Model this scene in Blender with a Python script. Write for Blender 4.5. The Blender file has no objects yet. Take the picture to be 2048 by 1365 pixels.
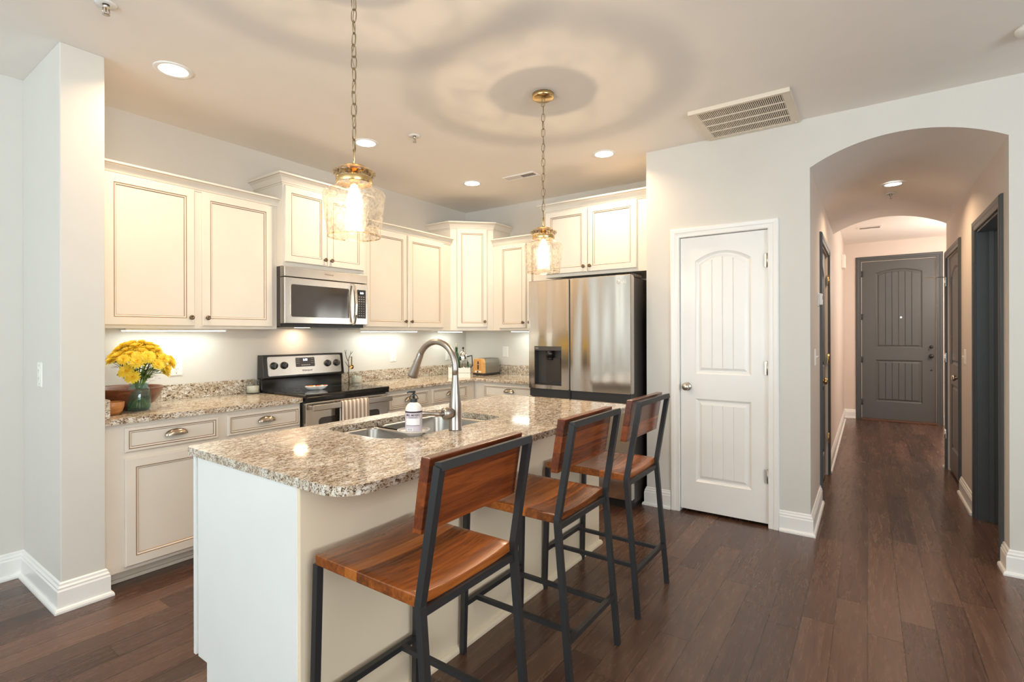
import bpy, bmesh, math, random
from mathutils import Vector, Matrix
S = bpy.context.scene
COL = S.collection
R = math.radians
random.seed(7)

# ------------------------------------------------------------------ camera
cam = bpy.data.objects.new('Camera', bpy.data.cameras.new('Camera'))
COL.objects.link(cam)
cam.matrix_world = (Matrix.Translation((-4.648, -3.801, 1.327)) @ Matrix.Rotation(R(35.845 - 90), 4, 'Z')
                    @ Matrix.Rotation(R(90), 4, 'X') @ Matrix.Rotation(R(-0.13), 4, 'Z'))
cam.data.sensor_fit = 'HORIZONTAL'
cam.data.sensor_width = 36.0
cam.data.lens = 36.0 * 1028.57 / 2048
cam.data.shift_x = 0.0150
cam.data.shift_y = -0.0063
cam.data.clip_start = 0.05
S.camera = cam
# ------------------------------------------------------------------ view, world, daylight
vs = S.view_settings
vs.view_transform = 'Standard'
vs.look = 'None'
vs.gamma = 1.0
vs.use_curve_mapping = False
vs.exposure = 0.07
W = bpy.data.worlds.new('World')
S.world = W
W.use_nodes = True
W.node_tree.nodes['Background'].inputs[0].default_value = (0.80, 0.92, 1.0, 1)
W.node_tree.nodes['Background'].inputs[1].default_value = 0.6
S.cycles.max_bounces = 10
S.cycles.diffuse_bounces = 6
S.cycles.transparent_max_bounces = 24
S.cycles.caustics_reflective = False
S.cycles.caustics_refractive = False
S.cycles.sample_clamp_indirect = 6.0


def lamp(name, kind, loc, energy, color, parent=None, rot=None, **kw):
    d = bpy.data.lights.new(name, kind)
    d.energy = energy
    d.color = color
    for k, v in kw.items():
        setattr(d, k, v)
    o = bpy.data.objects.new(name, d)
    COL.objects.link(o)
    o.location = loc
    if rot:
        o.rotation_euler = rot
    if parent:
        o.parent = parent
        o.location = Vector(loc) - ROOT[parent]
    return o


ROOT = {}
# daylight through the tall windows of the living room, behind and left of the camera
lamp('window_daylight', 'AREA', (-8.93, -2.75, 1.45), 250, (0.75, 0.91, 1.0), rot=(0, R(-90 - 56), 0), shape='RECTANGLE', size=2.1, size_y=4.2)
lamp('window_daylight', 'AREA', (-5.4, -7.93, 1.45), 290, (0.87, 0.95, 1.0), rot=(R(90 + 60), 0, 0), shape='RECTANGLE', size=3.2, size_y=2.1)

# ------------------------------------------------------------------ materials
def nodes(name):
    m = bpy.data.materials.new(name)
    m.use_nodes = True
    nt = m.node_tree
    b = nt.nodes['Principled BSDF']
    return m, nt, b


def N(nt, typ, **kw):
    n = nt.nodes.new(typ)
    for k, v in kw.items():
        if k.startswith('i_'):
            key = k[2:]
            n.inputs[int(key) if key.isdigit() else key].default_value = v
        else:
            setattr(n, k, v)
    return n


def L(nt, a, b):
    nt.links.new(a, b)


def ramp(nt, stops, interp='LINEAR'):
    n = nt.nodes.new('ShaderNodeValToRGB')
    n.color_ramp.interpolation = interp
    e = n.color_ramp.elements
    while len(e) < len(stops):
        e.new(0.5)
    for i, (p, c) in enumerate(stops):
        e[i].position = p
        e[i].color = (c[0], c[1], c[2], 1)
    return n


def srgb(r, g, b):
    f = lambda c: (c / 255) / 12.92 if c <= 10 else (((c / 255) + 0.055) / 1.055) ** 2.4
    return (f(r), f(g), f(b))


def paint(name, col, rough=0.5, metal=0.0, var=0.03, scale=6.0, bump=0.0, bscale=200.0, coat=0.0, spec=0.5):
    m, nt, b = nodes(name)
    tc = N(nt, 'ShaderNodeTexCoord')
    nz = N(nt, 'ShaderNodeTexNoise', i_Scale=scale, i_Detail=3.0)
    L(nt, tc.outputs['Object'], nz.inputs['Vector'])
    lo = tuple(c * (1 - var) for c in col)
    hi = tuple(min(1, c * (1 + var)) for c in col)
    rp = ramp(nt, [(0.3, lo), (0.7, hi)])
    L(nt, nz.outputs['Fac'], rp.inputs['Fac'])
    L(nt, rp.outputs['Color'], b.inputs['Base Color'])
    b.inputs['Roughness'].default_value = rough
    b.inputs['Metallic'].default_value = metal
    b.inputs['Specular IOR Level'].default_value = spec
    b.inputs['Coat Weight'].default_value = coat
    if bump:
        n2 = N(nt, 'ShaderNodeTexNoise', i_Scale=bscale, i_Detail=2.0)
        L(nt, tc.outputs['Object'], n2.inputs['Vector'])
        bp = N(nt, 'ShaderNodeBump', i_Strength=bump, i_Distance=0.002)
        L(nt, n2.outputs['Fac'], bp.inputs['Height'])
        L(nt, bp.outputs['Normal'], b.inputs['Normal'])
    return m


def emit(name, col, strength):
    m = bpy.data.materials.new(name)
    m.use_nodes = True
    nt = m.node_tree
    nt.nodes.remove(nt.nodes['Principled BSDF'])
    e = N(nt, 'ShaderNodeEmission')
    e.inputs[0].default_value = (*col, 1)
    e.inputs[1].default_value = strength
    L(nt, e.outputs[0], nt.nodes['Material Output'].inputs[0])
    return m


def thin_glass(name, tint, seeded=0.0, refl=0.12, dark=None, nscale=42.0, scatter=0.0, scol=(1.0, 0.93, 0.82)):
    m = bpy.data.materials.new(name)
    m.use_nodes = True
    nt = m.node_tree
    nt.nodes.remove(nt.nodes['Principled BSDF'])
    tr = N(nt, 'ShaderNodeBsdfTransparent')
    gl = N(nt, 'ShaderNodeBsdfGlossy', i_Roughness=0.04)
    mx = N(nt, 'ShaderNodeMixShader')
    lw = N(nt, 'ShaderNodeLayerWeight', i_Blend=0.5)
    tc = N(nt, 'ShaderNodeTexCoord')
    if seeded:
        nz = N(nt, 'ShaderNodeTexNoise', i_Scale=nscale, i_Detail=4.0, i_Roughness=0.65, i_Distortion=1.2)
        L(nt, tc.outputs['Object'], nz.inputs['Vector'])
        d = dark or tuple(c * (1 - seeded) for c in tint)
        rp = ramp(nt, [(0.40, d), (0.52, tint), (0.64, tuple(min(1, c * 1.05) for c in tint))])
        L(nt, nz.outputs['Fac'], rp.inputs['Fac'])
        L(nt, rp.outputs['Color'], tr.inputs[0])
        vo = N(nt, 'ShaderNodeTexVoronoi', i_Scale=90.0)
        L(nt, tc.outputs['Object'], vo.inputs['Vector'])
        bp = N(nt, 'ShaderNodeBump', i_Strength=0.6, i_Distance=0.003)
        L(nt, nz.outputs['Fac'], bp.inputs['Height'])
        L(nt, bp.outputs['Normal'], gl.inputs['Normal'])
        L(nt, bp.outputs['Normal'], lw.inputs['Normal'])
    else:
        tr.inputs[0].default_value = (*tint, 1)
    rf = math_node(nt, 'ADD', math_node(nt, 'MULTIPLY', math_node(nt, 'POWER', lw.outputs['Facing'], 4.0), 0.55), refl * 0.4)
    L(nt, rf, mx.inputs[0])
    if scatter:
        ts = N(nt, 'ShaderNodeBsdfTranslucent')
        ts.inputs[0].default_value = (*scol, 1)
        m2 = N(nt, 'ShaderNodeMixShader')
        m2.inputs[0].default_value = scatter
        L(nt, tr.outputs[0], m2.inputs[1])
        L(nt, ts.outputs[0], m2.inputs[2])
        tr = m2
    L(nt, tr.outputs[0], mx.inputs[1])
    L(nt, gl.outputs[0], mx.inputs[2])
    L(nt, mx.outputs[0], nt.nodes['Material Output'].inputs[0])
    return m


def granite(name):
    m, nt, b = nodes(name)
    tc = N(nt, 'ShaderNodeTexCoord')
    mp = N(nt, 'ShaderNodeMapping')
    mp.inputs['Rotation'].default_value = (0.3, 0.2, R(-28))
    mp.inputs['Scale'].default_value = (0.6, 1.2, 1.0)
    L(nt, tc.outputs['Object'], mp.inputs['Vector'])
    big = N(nt, 'ShaderNodeTexNoise', i_Scale=34.0, i_Detail=4.0, i_Roughness=0.65)
    mid = N(nt, 'ShaderNodeTexNoise', i_Scale=105.0, i_Detail=4.0, i_Roughness=0.7, i_Distortion=0.9)
    fine = N(nt, 'ShaderNodeTexNoise', i_Scale=170.0, i_Detail=3.0, i_Roughness=0.7, i_Distortion=0.5)
    for n in (big, mid, fine):
        L(nt, mp.outputs['Vector'], n.inputs['Vector'])
    r1 = ramp(nt, [(0.32, srgb(176, 152, 128)), (0.46, srgb(206, 190, 168)), (0.58, srgb(228, 220, 206)), (0.7, srgb(238, 234, 226))])
    L(nt, big.outputs['Fac'], r1.inputs['Fac'])
    r2 = ramp(nt, [(0.37, srgb(104, 84, 70)), (0.43, srgb(176, 154, 134)), (0.48, (1, 1, 1))])
    L(nt, mid.outputs['Fac'], r2.inputs['Fac'])
    r3 = ramp(nt, [(0.36, srgb(40, 36, 34)), (0.405, srgb(120, 108, 98)), (0.43, (1, 1, 1))])
    L(nt, fine.outputs['Fac'], r3.inputs['Fac'])
    col = r1.outputs['Color']
    for r_ in (r2, r3):
        mu = N(nt, 'ShaderNodeMix', data_type='RGBA', blend_type='MULTIPLY')
        mu.inputs[0].default_value = 0.95
        L(nt, col, mu.inputs[6])
        L(nt, r_.outputs['Color'], mu.inputs[7])
        col = mu.outputs[2]
    L(nt, col, b.inputs['Base Color'])
    b.inputs['Roughness'].default_value = 0.08
    b.inputs['Specular IOR Level'].default_value = 0.55
    return m


def floor_wood(name):
    m, nt, b = nodes(name)
    tc = N(nt, 'ShaderNodeTexCoord')
    sx = N(nt, 'ShaderNodeSeparateXYZ')
    L(nt, tc.outputs['Object'], sx.inputs[0])
    M = lambda op, a, b_=None, c=None: math_node(nt, op, a, b_, c)
    PW, PL = 0.1253, 1.15
    v = M('DIVIDE', M('ADD', sx.outputs['Y'], 3.811), PW)
    row = M('FLOOR', v)
    wn = N(nt, 'ShaderNodeTexWhiteNoise', noise_dimensions='1D')
    L(nt, row, wn.inputs['W'])
    u = M('ADD', M('DIVIDE', sx.outputs['X'], PL), M('MULTIPLY', wn.outputs['Value'], 7.3))
    cell = M('FLOOR', u)
    cx = N(nt, 'ShaderNodeCombineXYZ')
    L(nt, row, cx.inputs[0])
    L(nt, cell, cx.inputs[1])
    w2 = N(nt, 'ShaderNodeTexWhiteNoise', noise_dimensions='2D')
    L(nt, cx.outputs[0], w2.inputs['Vector'])
    # grain stretched along the plank, shifted per plank
    cv = N(nt, 'ShaderNodeCombineXYZ')
    L(nt, M('MULTIPLY', sx.outputs['X'], 2.2), cv.inputs[0])
    L(nt, M('MULTIPLY', sx.outputs['Y'], 26.0), cv.inputs[1])
    L(nt, M('MULTIPLY', w2.outputs['Value'], 40.0), cv.inputs[2])
    gr = N(nt, 'ShaderNodeTexNoise', i_Scale=1.6, i_Detail=6.0, i_Roughness=0.62, i_Distortion=0.8)
    L(nt, cv.outputs[0], gr.inputs['Vector'])
    r1 = ramp(nt, [(0.0, srgb(58, 38, 30)), (0.45, srgb(84, 59, 47)), (1.0, srgb(112, 82, 64))])
    L(nt, M('ADD', M('MULTIPLY', w2.outputs['Value'], 0.62), M('MULTIPLY', M('SUBTRACT', gr.outputs['Fac'], 0.31), 1.0)), r1.inputs['Fac'])
    # seams
    fv = M('FRACT', v)
    fu = M('FRACT', u)
    e1 = M('MINIMUM', fv, M('SUBTRACT', 1.0, fv))
    e2 = M('MULTIPLY', M('MINIMUM', fu, M('SUBTRACT', 1.0, fu)), PL / PW)
    ed = M('MINIMUM', e1, e2)
    seam = ramp(nt, [(0.0, (0.36, 0.33, 0.31)), (0.012, (0.68, 0.65, 0.62)), (0.024, (1, 1, 1))])
    L(nt, ed, seam.inputs['Fac'])
    mu = N(nt, 'ShaderNodeMix', data_type='RGBA', blend_type='MULTIPLY')
    mu.inputs[0].default_value = 1.0
    L(nt, r1.outputs['Color'], mu.inputs[6])
    L(nt, seam.outputs['Color'], mu.inputs[7])
    L(nt, mu.outputs[2], b.inputs['Base Color'])
    rr = ramp(nt, [(0.3, (0.20, 0.20, 0.20)), (0.7, (0.31, 0.31, 0.31))])
    L(nt, gr.outputs['Fac'], rr.inputs['Fac'])
    L(nt, rr.outputs['Color'], b.inputs['Roughness'])
    hb = M('ADD', M('MULTIPLY', gr.outputs['Fac'], 0.35), M('MULTIPLY', M('MINIMUM', ed, 0.04), 18.0))
    bp = N(nt, 'ShaderNodeBump', i_Strength=0.06, i_Distance=0.002)
    L(nt, hb, bp.inputs['Height'])
    L(nt, bp.outputs['Normal'], b.inputs['Normal'])
    b.inputs['Specular IOR Level'].default_value = 0.5
    return m


def math_node(nt, op, a, b_=None, c=None):
    n = nt.nodes.new('ShaderNodeMath')
    n.operation = op
    for i, v in enumerate((a, b_, c)):
        if v is None:
            continue
        if isinstance(v, (int, float)):
            n.inputs[i].default_value = v
        else:
            nt.links.new(v, n.inputs[i])
    return n.outputs[0]


def block_wood(name, axis, width, stops, rough=0.3, grain=(3.0, 40.0)):
    """glued boards running along the other axis"""
    m, nt, b = nodes(name)
    tc = N(nt, 'ShaderNodeTexCoord')
    sx = N(nt, 'ShaderNodeSeparateXYZ')
    L(nt, tc.outputs['Object'], sx.inputs[0])
    oi = N(nt, 'ShaderNodeObjectInfo')
    M = lambda op, a, b_=None: math_node(nt, op, a, b_)
    v = M('DIVIDE', M('ADD', sx.outputs[axis], 5.0), width)
    row = M('FLOOR', v)
    wn = N(nt, 'ShaderNodeTexWhiteNoise', noise_dimensions='1D')
    L(nt, M('ADD', row, M('MULTIPLY', oi.outputs['Random'], 50.0)), wn.inputs['W'])
    mp = N(nt, 'ShaderNodeMapping')
    sc = [grain[1]] * 3
    sc[0] = grain[0]
    mp.inputs['Scale'].default_value = sc
    L(nt, tc.outputs['Object'], mp.inputs['Vector'])
    ad = N(nt, 'ShaderNodeVectorMath', operation='ADD')
    L(nt, mp.outputs['Vector'], ad.inputs[0])
    cv = N(nt, 'ShaderNodeCombineXYZ')
    L(nt, M('MULTIPLY', wn.outputs['Value'], 31.0), cv.inputs[0])
    L(nt, M('MULTIPLY', wn.outputs['Value'], 17.0), cv.inputs[2])
    L(nt, cv.outputs[0], ad.inputs[1])
    gr = N(nt, 'ShaderNodeTexNoise', i_Scale=1.3, i_Detail=6.0, i_Roughness=0.6, i_Distortion=1.0)
    L(nt, ad.outputs[0], gr.inputs['Vector'])
    rp = ramp(nt, stops)
    L(nt, M('ADD', M('MULTIPLY', wn.outputs['Value'], 0.55), M('MULTIPLY', M('SUBTRACT', gr.outputs['Fac'], 0.3), 1.1)), rp.inputs['Fac'])
    L(nt, rp.outputs['Color'], b.inputs['Base Color'])
    b.inputs['Roughness'].default_value = rough
    b.inputs['Coat Weight'].default_value = 0.25
    b.inputs['Coat Roughness'].default_value = 0.2
    return m


def steel(name, col, rough, wave=0.0, brush=(3, 300, 3), bs=0.05):
    m, nt, b = nodes(name)
    tc = N(nt, 'ShaderNodeTexCoord')
    mp = N(nt, 'ShaderNodeMapping')
    mp.inputs['Scale'].default_value = brush
    L(nt, tc.outputs['Object'], mp.inputs['Vector'])
    nz = N(nt, 'ShaderNodeTexNoise', i_Scale=3.0, i_Detail=2.0)
    L(nt, mp.outputs['Vector'], nz.inputs['Vector'])
    rp = ramp(nt, [(0.3, tuple(c * 0.95 for c in col)), (0.7, tuple(min(1, c * 1.03) for c in col))])
    L(nt, nz.outputs['Fac'], rp.inputs['Fac'])
    L(nt, rp.outputs['Color'], b.inputs['Base Color'])
    b.inputs['Metallic'].default_value = 1.0
    b.inputs['Roughness'].default_value = rough
    bp = N(nt, 'ShaderNodeBump', i_Strength=bs, i_Distance=0.001)
    L(nt, nz.outputs['Fac'], bp.inputs['Height'])
    if wave:
        mp2 = N(nt, 'ShaderNodeMapping')
        mp2.inputs['Scale'].default_value = (1.5, 1.5, 0.12)
        L(nt, tc.outputs['Object'], mp2.inputs['Vector'])
        n2 = N(nt, 'ShaderNodeTexNoise', i_Scale=3.2, i_Detail=1.0)
        L(nt, mp2.outputs['Vector'], n2.inputs['Vector'])
        b2 = N(nt, 'ShaderNodeBump', i_Strength=1.0, i_Distance=wave)
        L(nt, n2.outputs['Fac'], b2.inputs['Height'])
        L(nt, bp.outputs['Normal'], b2.inputs['Normal'])
        L(nt, b2.outputs['Normal'], b.inputs['Normal'])
    else:
        L(nt, bp.outputs['Normal'], b.inputs['Normal'])
    return m


def stripes(name):
    m, nt, b = nodes(name)
    tc = N(nt, 'ShaderNodeTexCoord')
    sx = N(nt, 'ShaderNodeSeparateXYZ')
    L(nt, tc.outputs['Object'], sx.inputs[0])
    f = math_node(nt, 'FRACT', math_node(nt, 'DIVIDE', math_node(nt, 'ADD', sx.outputs['X'], 2.0), 0.036))
    rp = ramp(nt, [(0.0, srgb(236, 226, 214)), (0.42, srgb(236, 226, 214)), (0.45, srgb(70, 64, 72)), (0.53, srgb(170, 150, 136)),
                   (0.86, srgb(178, 158, 142)), (0.9, srgb(100, 90, 92)), (0.95, srgb(236, 226, 214))], 'LINEAR')
    L(nt, f, rp.inputs['Fac'])
    L(nt, rp.outputs['Color'], b.inputs['Base Color'])
    b.inputs['Roughness'].default_value = 0.9
    return m


wall_m = paint('greige_wall_paint', srgb(216, 212, 204), 0.55, bump=0.08, bscale=260, var=0.01)
ceil_m = paint('ceiling_paint', srgb(240, 234, 227), 0.6, bump=0.08, bscale=220, var=0.01)
hall_m = paint('hall_wall_paint', srgb(222, 208, 196), 0.55, bump=0.08, bscale=260, var=0.01)
trim_m = paint('white_trim_paint', srgb(240, 238, 234), 0.3, var=0.01)
cab_m = paint('cream_cabinet_paint', srgb(226, 221, 211), 0.38, var=0.015)
base_m = paint('base_cabinet_paint', srgb(234, 226, 214), 0.38, var=0.015)
glaze_m = paint('brown_glaze', srgb(160, 128, 92), 0.5)
endp_m = paint('island_panel_paint', srgb(238, 238, 234), 0.35, var=0.01)
knee_m = paint('warm_lit_island_paint', srgb(234, 217, 190), 0.55, bump=0.1, bscale=180, var=0.012)  # greige drywall with the warm light mixed into its colour
slate_m = paint('slate_door_paint', srgb(86, 86, 84), 0.38, var=0.02)
slatec_m = paint('slate_casing_paint', srgb(76, 78, 78), 0.38, var=0.02)
gran_m = granite('speckled_granite')
floor_m = floor_wood('dark_hickory_planks')
seat_m = block_wood('acacia_boards', 'Y', 0.052, [(0.0, srgb(58, 30, 14)), (0.3, srgb(112, 58, 22)), (0.6, srgb(156, 84, 32)), (1.0, srgb(192, 116, 50))], 0.24)
back_m = block_wood('acacia_boards_back', 'Z', 0.062, [(0.0, srgb(54, 24, 12)), (0.4, srgb(104, 48, 20)), (0.75, srgb(140, 70, 28)), (1.0, srgb(168, 92, 40))], 0.27)
black_m = paint('black_steel', srgb(66, 66, 67), 0.42, 0.6, bump=0.1, bscale=300)
steel_m = steel('brushed_steel', (0.62, 0.58, 0.53), 0.24)
fridge_m = steel('fridge_steel', (0.62, 0.56, 0.50), 0.12, wave=0.020, brush=(3, 300, 3), bs=0.03)
sink_m = steel('sink_steel', (0.42, 0.40, 0.37), 0.26)
nickel_m = steel('brushed_nickel', (0.40, 0.355, 0.315), 0.30, brush=(200, 200, 4))
pull_m = steel('antique_nickel', (0.44, 0.36, 0.27), 0.2, brush=(4, 4, 4), bs=0.0)
brass_m = paint('aged_brass', (0.72, 0.50, 0.22), 0.22, 1.0)
bronze_m = paint('dark_bronze', (0.20, 0.15, 0.10), 0.35, 0.9)
satin_m = paint('satin_nickel', (0.58, 0.53, 0.46), 0.3, 1.0)
hinge_m = paint('hinge_nickel', (0.52, 0.47, 0.40), 0.35, 1.0)
dark_m = paint('dark_appliance_grey', srgb(74, 69, 65), 0.4, 0.3)
blackgl_m = paint('black_glass', (0.012, 0.011, 0.010), 0.06, var=0.0)
mwglass_m = paint('oven_door_glass', (0.035, 0.028, 0.022), 0.08, var=0.0, spec=0.8)
enamel_m = paint('black_enamel', (0.02, 0.018, 0.016), 0.14, var=0.0)
blackpl_m = paint('black_plastic', (0.02, 0.02, 0.02), 0.4)
white_m = paint('white_plastic', srgb(238, 235, 228), 0.4, var=0.01)
ceramic_m = paint('white_ceramic', srgb(232, 230, 226), 0.15, var=0.01)
lens_m = emit('lamp_lens', (1.0, 0.93, 0.82), 9.0)
bar_m = emit('under_cabinet_lens', (0.95, 1.0, 0.96), 9.0)
digit_m = emit('clock_digits', (0.75, 0.85, 1.0), 5.0)
shade_m = thin_glass('seeded_amber_glass', (0.96, 0.90, 0.81), 0.26, 0.14, scatter=0.012)
lid_m = thin_glass('amber_lid_glass', (0.98, 0.86, 0.66), 0.55, 0.14, nscale=48.0, scatter=0.012)
clear_m = thin_glass('clear_glass', (0.97, 0.975, 0.97), 0, 0.12)
teal_m = thin_glass('pale_teal_glass', (0.84, 0.95, 0.95), 0, 0.14, scatter=0.22, scol=(0.70, 0.92, 0.92))
water_m = thin_glass('stem_water', (0.86, 0.96, 0.92), 0, 0.03)
greenb_m = paint('green_bottle_glass', (0.015, 0.07, 0.02), 0.08, var=0.0)
petal_m = paint('yellow_petal', srgb(255, 234, 92), 0.6, var=0.04, scale=60)
nt = petal_m.node_tree
tl_ = N(nt, 'ShaderNodeBsdfTranslucent')
tl_.inputs[0].default_value = (*srgb(255, 236, 100), 1)
mx_ = N(nt, 'ShaderNodeMixShader')
mx_.inputs[0].default_value = 0.35
L(nt, nt.nodes['Principled BSDF'].outputs[0], mx_.inputs[1])
L(nt, tl_.outputs[0], mx_.inputs[2])
L(nt, mx_.outputs[0], nt.nodes['Material Output'].inputs[0])
petal_d = paint('gold_centre', srgb(222, 158, 10), 0.6)
leaf_m = paint('green_leaf', srgb(84, 114, 48), 0.5, var=0.2, scale=40)
stem_m = paint('green_stem', srgb(120, 150, 66), 0.5)
bowl_m = block_wood('walnut_bowl_wood', 'Z', 0.05, [(0.0, srgb(80, 42, 24)), (0.5, srgb(128, 74, 44)), (1.0, srgb(160, 100, 62))], 0.4, (10, 30))
bowl2_m = block_wood('light_bowl_wood', 'Z', 0.02, [(0.0, srgb(120, 72, 34)), (0.5, srgb(168, 112, 60)), (1.0, srgb(190, 134, 80))], 0.4, (10, 30))
bamboo_m = block_wood('bamboo', 'Y', 0.02, [(0.0, srgb(186, 130, 66)), (0.6, srgb(212, 160, 92)), (1.0, srgb(226, 180, 112))], 0.35)
wax_m = paint('candle_wax', srgb(238, 234, 216), 0.5)
towel_m = stripes('striped_cotton')
grille_m = paint('vent_cream', srgb(226, 214, 196), 0.4)
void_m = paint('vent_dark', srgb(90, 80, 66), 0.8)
label_m = paint('lavender_label', srgb(206, 196, 204), 0.5)
labelw_m = paint('label_white', srgb(240, 238, 240), 0.5)
ink_m = paint('label_ink', srgb(58, 48, 58), 0.5)
soap_m = paint('milky_soap_bottle', srgb(232, 226, 220), 0.2)
twig_m = paint('dark_twig', srgb(70, 56, 40), 0.6, bump=0.3, bscale=300)
red_m = paint('red_glaze', srgb(206, 74, 44), 0.25)
orange_m = paint('orange_glaze', srgb(226, 140, 60), 0.25)
grey_m = paint('display_grey', srgb(66, 62, 60), 0.3)
kick_m = paint('toe_kick_paint', srgb(222, 214, 200), 0.45)
thresh_m = paint('wood_threshold', srgb(96, 62, 40), 0.4)

# ------------------------------------------------------------------ object helpers
def thing(name, label, cat, loc, group=None, kind=None):
    o = bpy.data.objects.new(name, None)
    o.empty_display_size = 0.1
    COL.objects.link(o)
    o.location = loc
    ROOT[o] = Vector(loc)
    if label:
        o['label'] = label
    if cat:
        o['category'] = cat
    if group:
        o['group'] = group
    if kind:
        o['kind'] = kind
    return o


def tag(o, label=None, cat=None, group=None, kind=None):
    if label:
        o['label'] = label
    if cat:
        o['category'] = cat
    if group:
        o['group'] = group
    if kind:
        o['kind'] = kind
    return o


class MB:
    def __init__(self):
        self.bm = bmesh.new()

    def face(self, vs, mi=0, smooth=False):
        try:
            f = self.bm.faces.new(vs)
        except ValueError:
            return None
        f.material_index = mi
        f.smooth = smooth
        return f

    def box(self, x0, x1, y0, y1, z0, z1, bev=0.0, mi=0, seg=2):
        x0, x1 = sorted((x0, x1)); y0, y1 = sorted((y0, y1)); z0, z1 = sorted((z0, z1))
        v = [self.bm.verts.new(p) for p in ((x0, y0, z0), (x1, y0, z0), (x1, y1, z0), (x0, y1, z0),
                                            (x0, y0, z1), (x1, y0, z1), (x1, y1, z1), (x0, y1, z1))]
        fs = [self.face([v[i] for i in q], mi) for q in ((3, 2, 1, 0), (4, 5, 6, 7), (0, 1, 5, 4), (1, 2, 6, 5), (2, 3, 7, 6), (3, 0, 4, 7))]
        if bev:
            es = set(e for f in fs for e in f.edges)
            bmesh.ops.bevel(self.bm, geom=list(es), offset=bev, segments=seg, profile=0.5, affect='EDGES')
        return self

    def bar(self, p0, p1, w, h=None, up=(0, 0, 1), mi=0):
        """square bar between two points"""
        h = h or w
        p0, p1 = Vector(p0), Vector(p1)
        d = (p1 - p0).normalized()
        u = Vector(up)
        if abs(d.dot(u)) > 0.98:
            u = Vector((0, 1, 0))
        s = d.cross(u).normalized()
        u = s.cross(d).normalized()
        rings = []
        for p in (p0, p1):
            rings.append([self.bm.verts.new(p + s * a * w / 2 + u * b * h / 2) for a, b in ((-1, -1), (1, -1), (1, 1), (-1, 1))])
        a, b = rings
        for i in range(4):
            j = (i + 1) % 4
            self.face([a[i], a[j], b[j], b[i]], mi)
        self.face(a[::-1], mi)
        self.face(b, mi)
        return self

    def polybar(self, pts, w, side=(1, 0, 0), mi=0):
        """square bar following a bent path that stays in the plane across `side`"""
        pts = [Vector(p) for p in pts]
        s = Vector(side).normalized()
        rings = []
        for i, p in enumerate(pts):
            d = Vector((0, 0, 0))
            if i > 0:
                d += (p - pts[i - 1]).normalized()
            if i < len(pts) - 1:
                d += (pts[i + 1] - p).normalized()
            n = s.cross(d.normalized()).normalized()
            rings.append([self.bm.verts.new(p + s * a * w / 2 + n * b * w / 2) for a, b in ((-1, -1), (1, -1), (1, 1), (-1, 1))])
        for a, b in zip(rings, rings[1:]):
            for i in range(4):
                j = (i + 1) % 4
                self.face([a[i], a[j], b[j], b[i]], mi)
        self.face(rings[0][::-1], mi)
        self.face(rings[-1], mi)
        return self

    def tube(self, pts, r, seg=10, mi=0, closed=False, caps=True):
        pts = [Vector(p) for p in pts]
        n = len(pts)
        rs = r if isinstance(r, (list, tuple)) else [r] * n
        rings = []
        u = None
        for i, p in enumerate(pts):
            a = pts[(i - 1) % n] if (closed or i > 0) else p
            b = pts[(i + 1) % n] if (closed or i < n - 1) else p
            d = (b - a).normalized()
            if u is None:
                u = d.cross(Vector((0.31, 0.17, 0.93)))
                if u.length < 1e-3:
                    u = d.cross(Vector((1, 0, 0)))
                u.normalize()
            u = (u - d * u.dot(d)).normalized()
            w = d.cross(u)
            rings.append([self.bm.verts.new(p + (u * math.cos(t) + w * math.sin(t)) * rs[i])
                          for t in [2 * math.pi * k / seg for k in range(seg)]])
        pairs = list(zip(rings, rings[1:]))
        if closed:
            pairs.append((rings[-1], rings[0]))
        for a, b in pairs:
            for k in range(seg):
                j = (k + 1) % seg
                self.face([a[k], a[j], b[j], b[k]], mi, True)
        if caps and not closed:
            self.face(rings[0][::-1], mi)
            self.face(rings[-1], mi)
        return self

    def cyl(self, p0, p1, r0, r1=None, seg=20, mi=0):
        return self.tube([p0, p1], [r0, r0 if r1 is None else r1], seg, mi)

    def lathe(self, prof, c, seg=32, mi=0, mat=None, smooth=True, sx=1.0, sy=1.0):
        """profile of (radius, height) turned about the vertical through c (or about mat's z axis)"""
        m = mat or Matrix.Translation(Vector(c))
        rings = []
        for r, z in prof:
            if r < 1e-6:
                rings.append([self.bm.verts.new(m @ Vector((0, 0, z)))])
            else:
                rings.append([self.bm.verts.new(m @ Vector((r * sx * math.cos(t), r * sy * math.sin(t), z)))
                              for t in [2 * math.pi * k / seg for k in range(seg)]])
        for a, b in zip(rings, rings[1:]):
            for k in range(seg):
                j = (k + 1) % seg
                q = [a[k % len(a)], a[j % len(a)], b[j % len(b)], b[k % len(b)]]
                q = [v for i, v in enumerate(q) if v not in q[:i]]
                if len(q) > 2:
                    self.face(q, mi, smooth)
        return self

    def rings(self, loops, mi=None, cap=True, smooth=False):
        """loops: lists of points with equal count; mi[i]: material of band i"""
        vs = [[self.bm.verts.new(p) for p in lp] for lp in loops]
        n = len(vs[0])
        for i, (a, b) in enumerate(zip(vs, vs[1:])):
            for k in range(n):
                j = (k + 1) % n
                self.face([a[k], a[j], b[j], b[k]], mi[i] if mi else 0, smooth)
        if cap:
            self.face(vs[-1], 0)
        return self

    def fill(self, loops, mi=0, normal=(0, 0, 1)):
        """flat face with holes"""
        es = []
        for lp in loops:
            v = [self.bm.verts.new(p) for p in lp]
            es += [self.bm.edges.new((v[i], v[(i + 1) % len(v)])) for i in range(len(v))]
        g = bmesh.ops.triangle_fill(self.bm, edges=es, use_beauty=True, normal=normal)
        for f in g['geom']:
            if isinstance(f, bmesh.types.BMFace):
                f.material_index = mi
        return self

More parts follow.
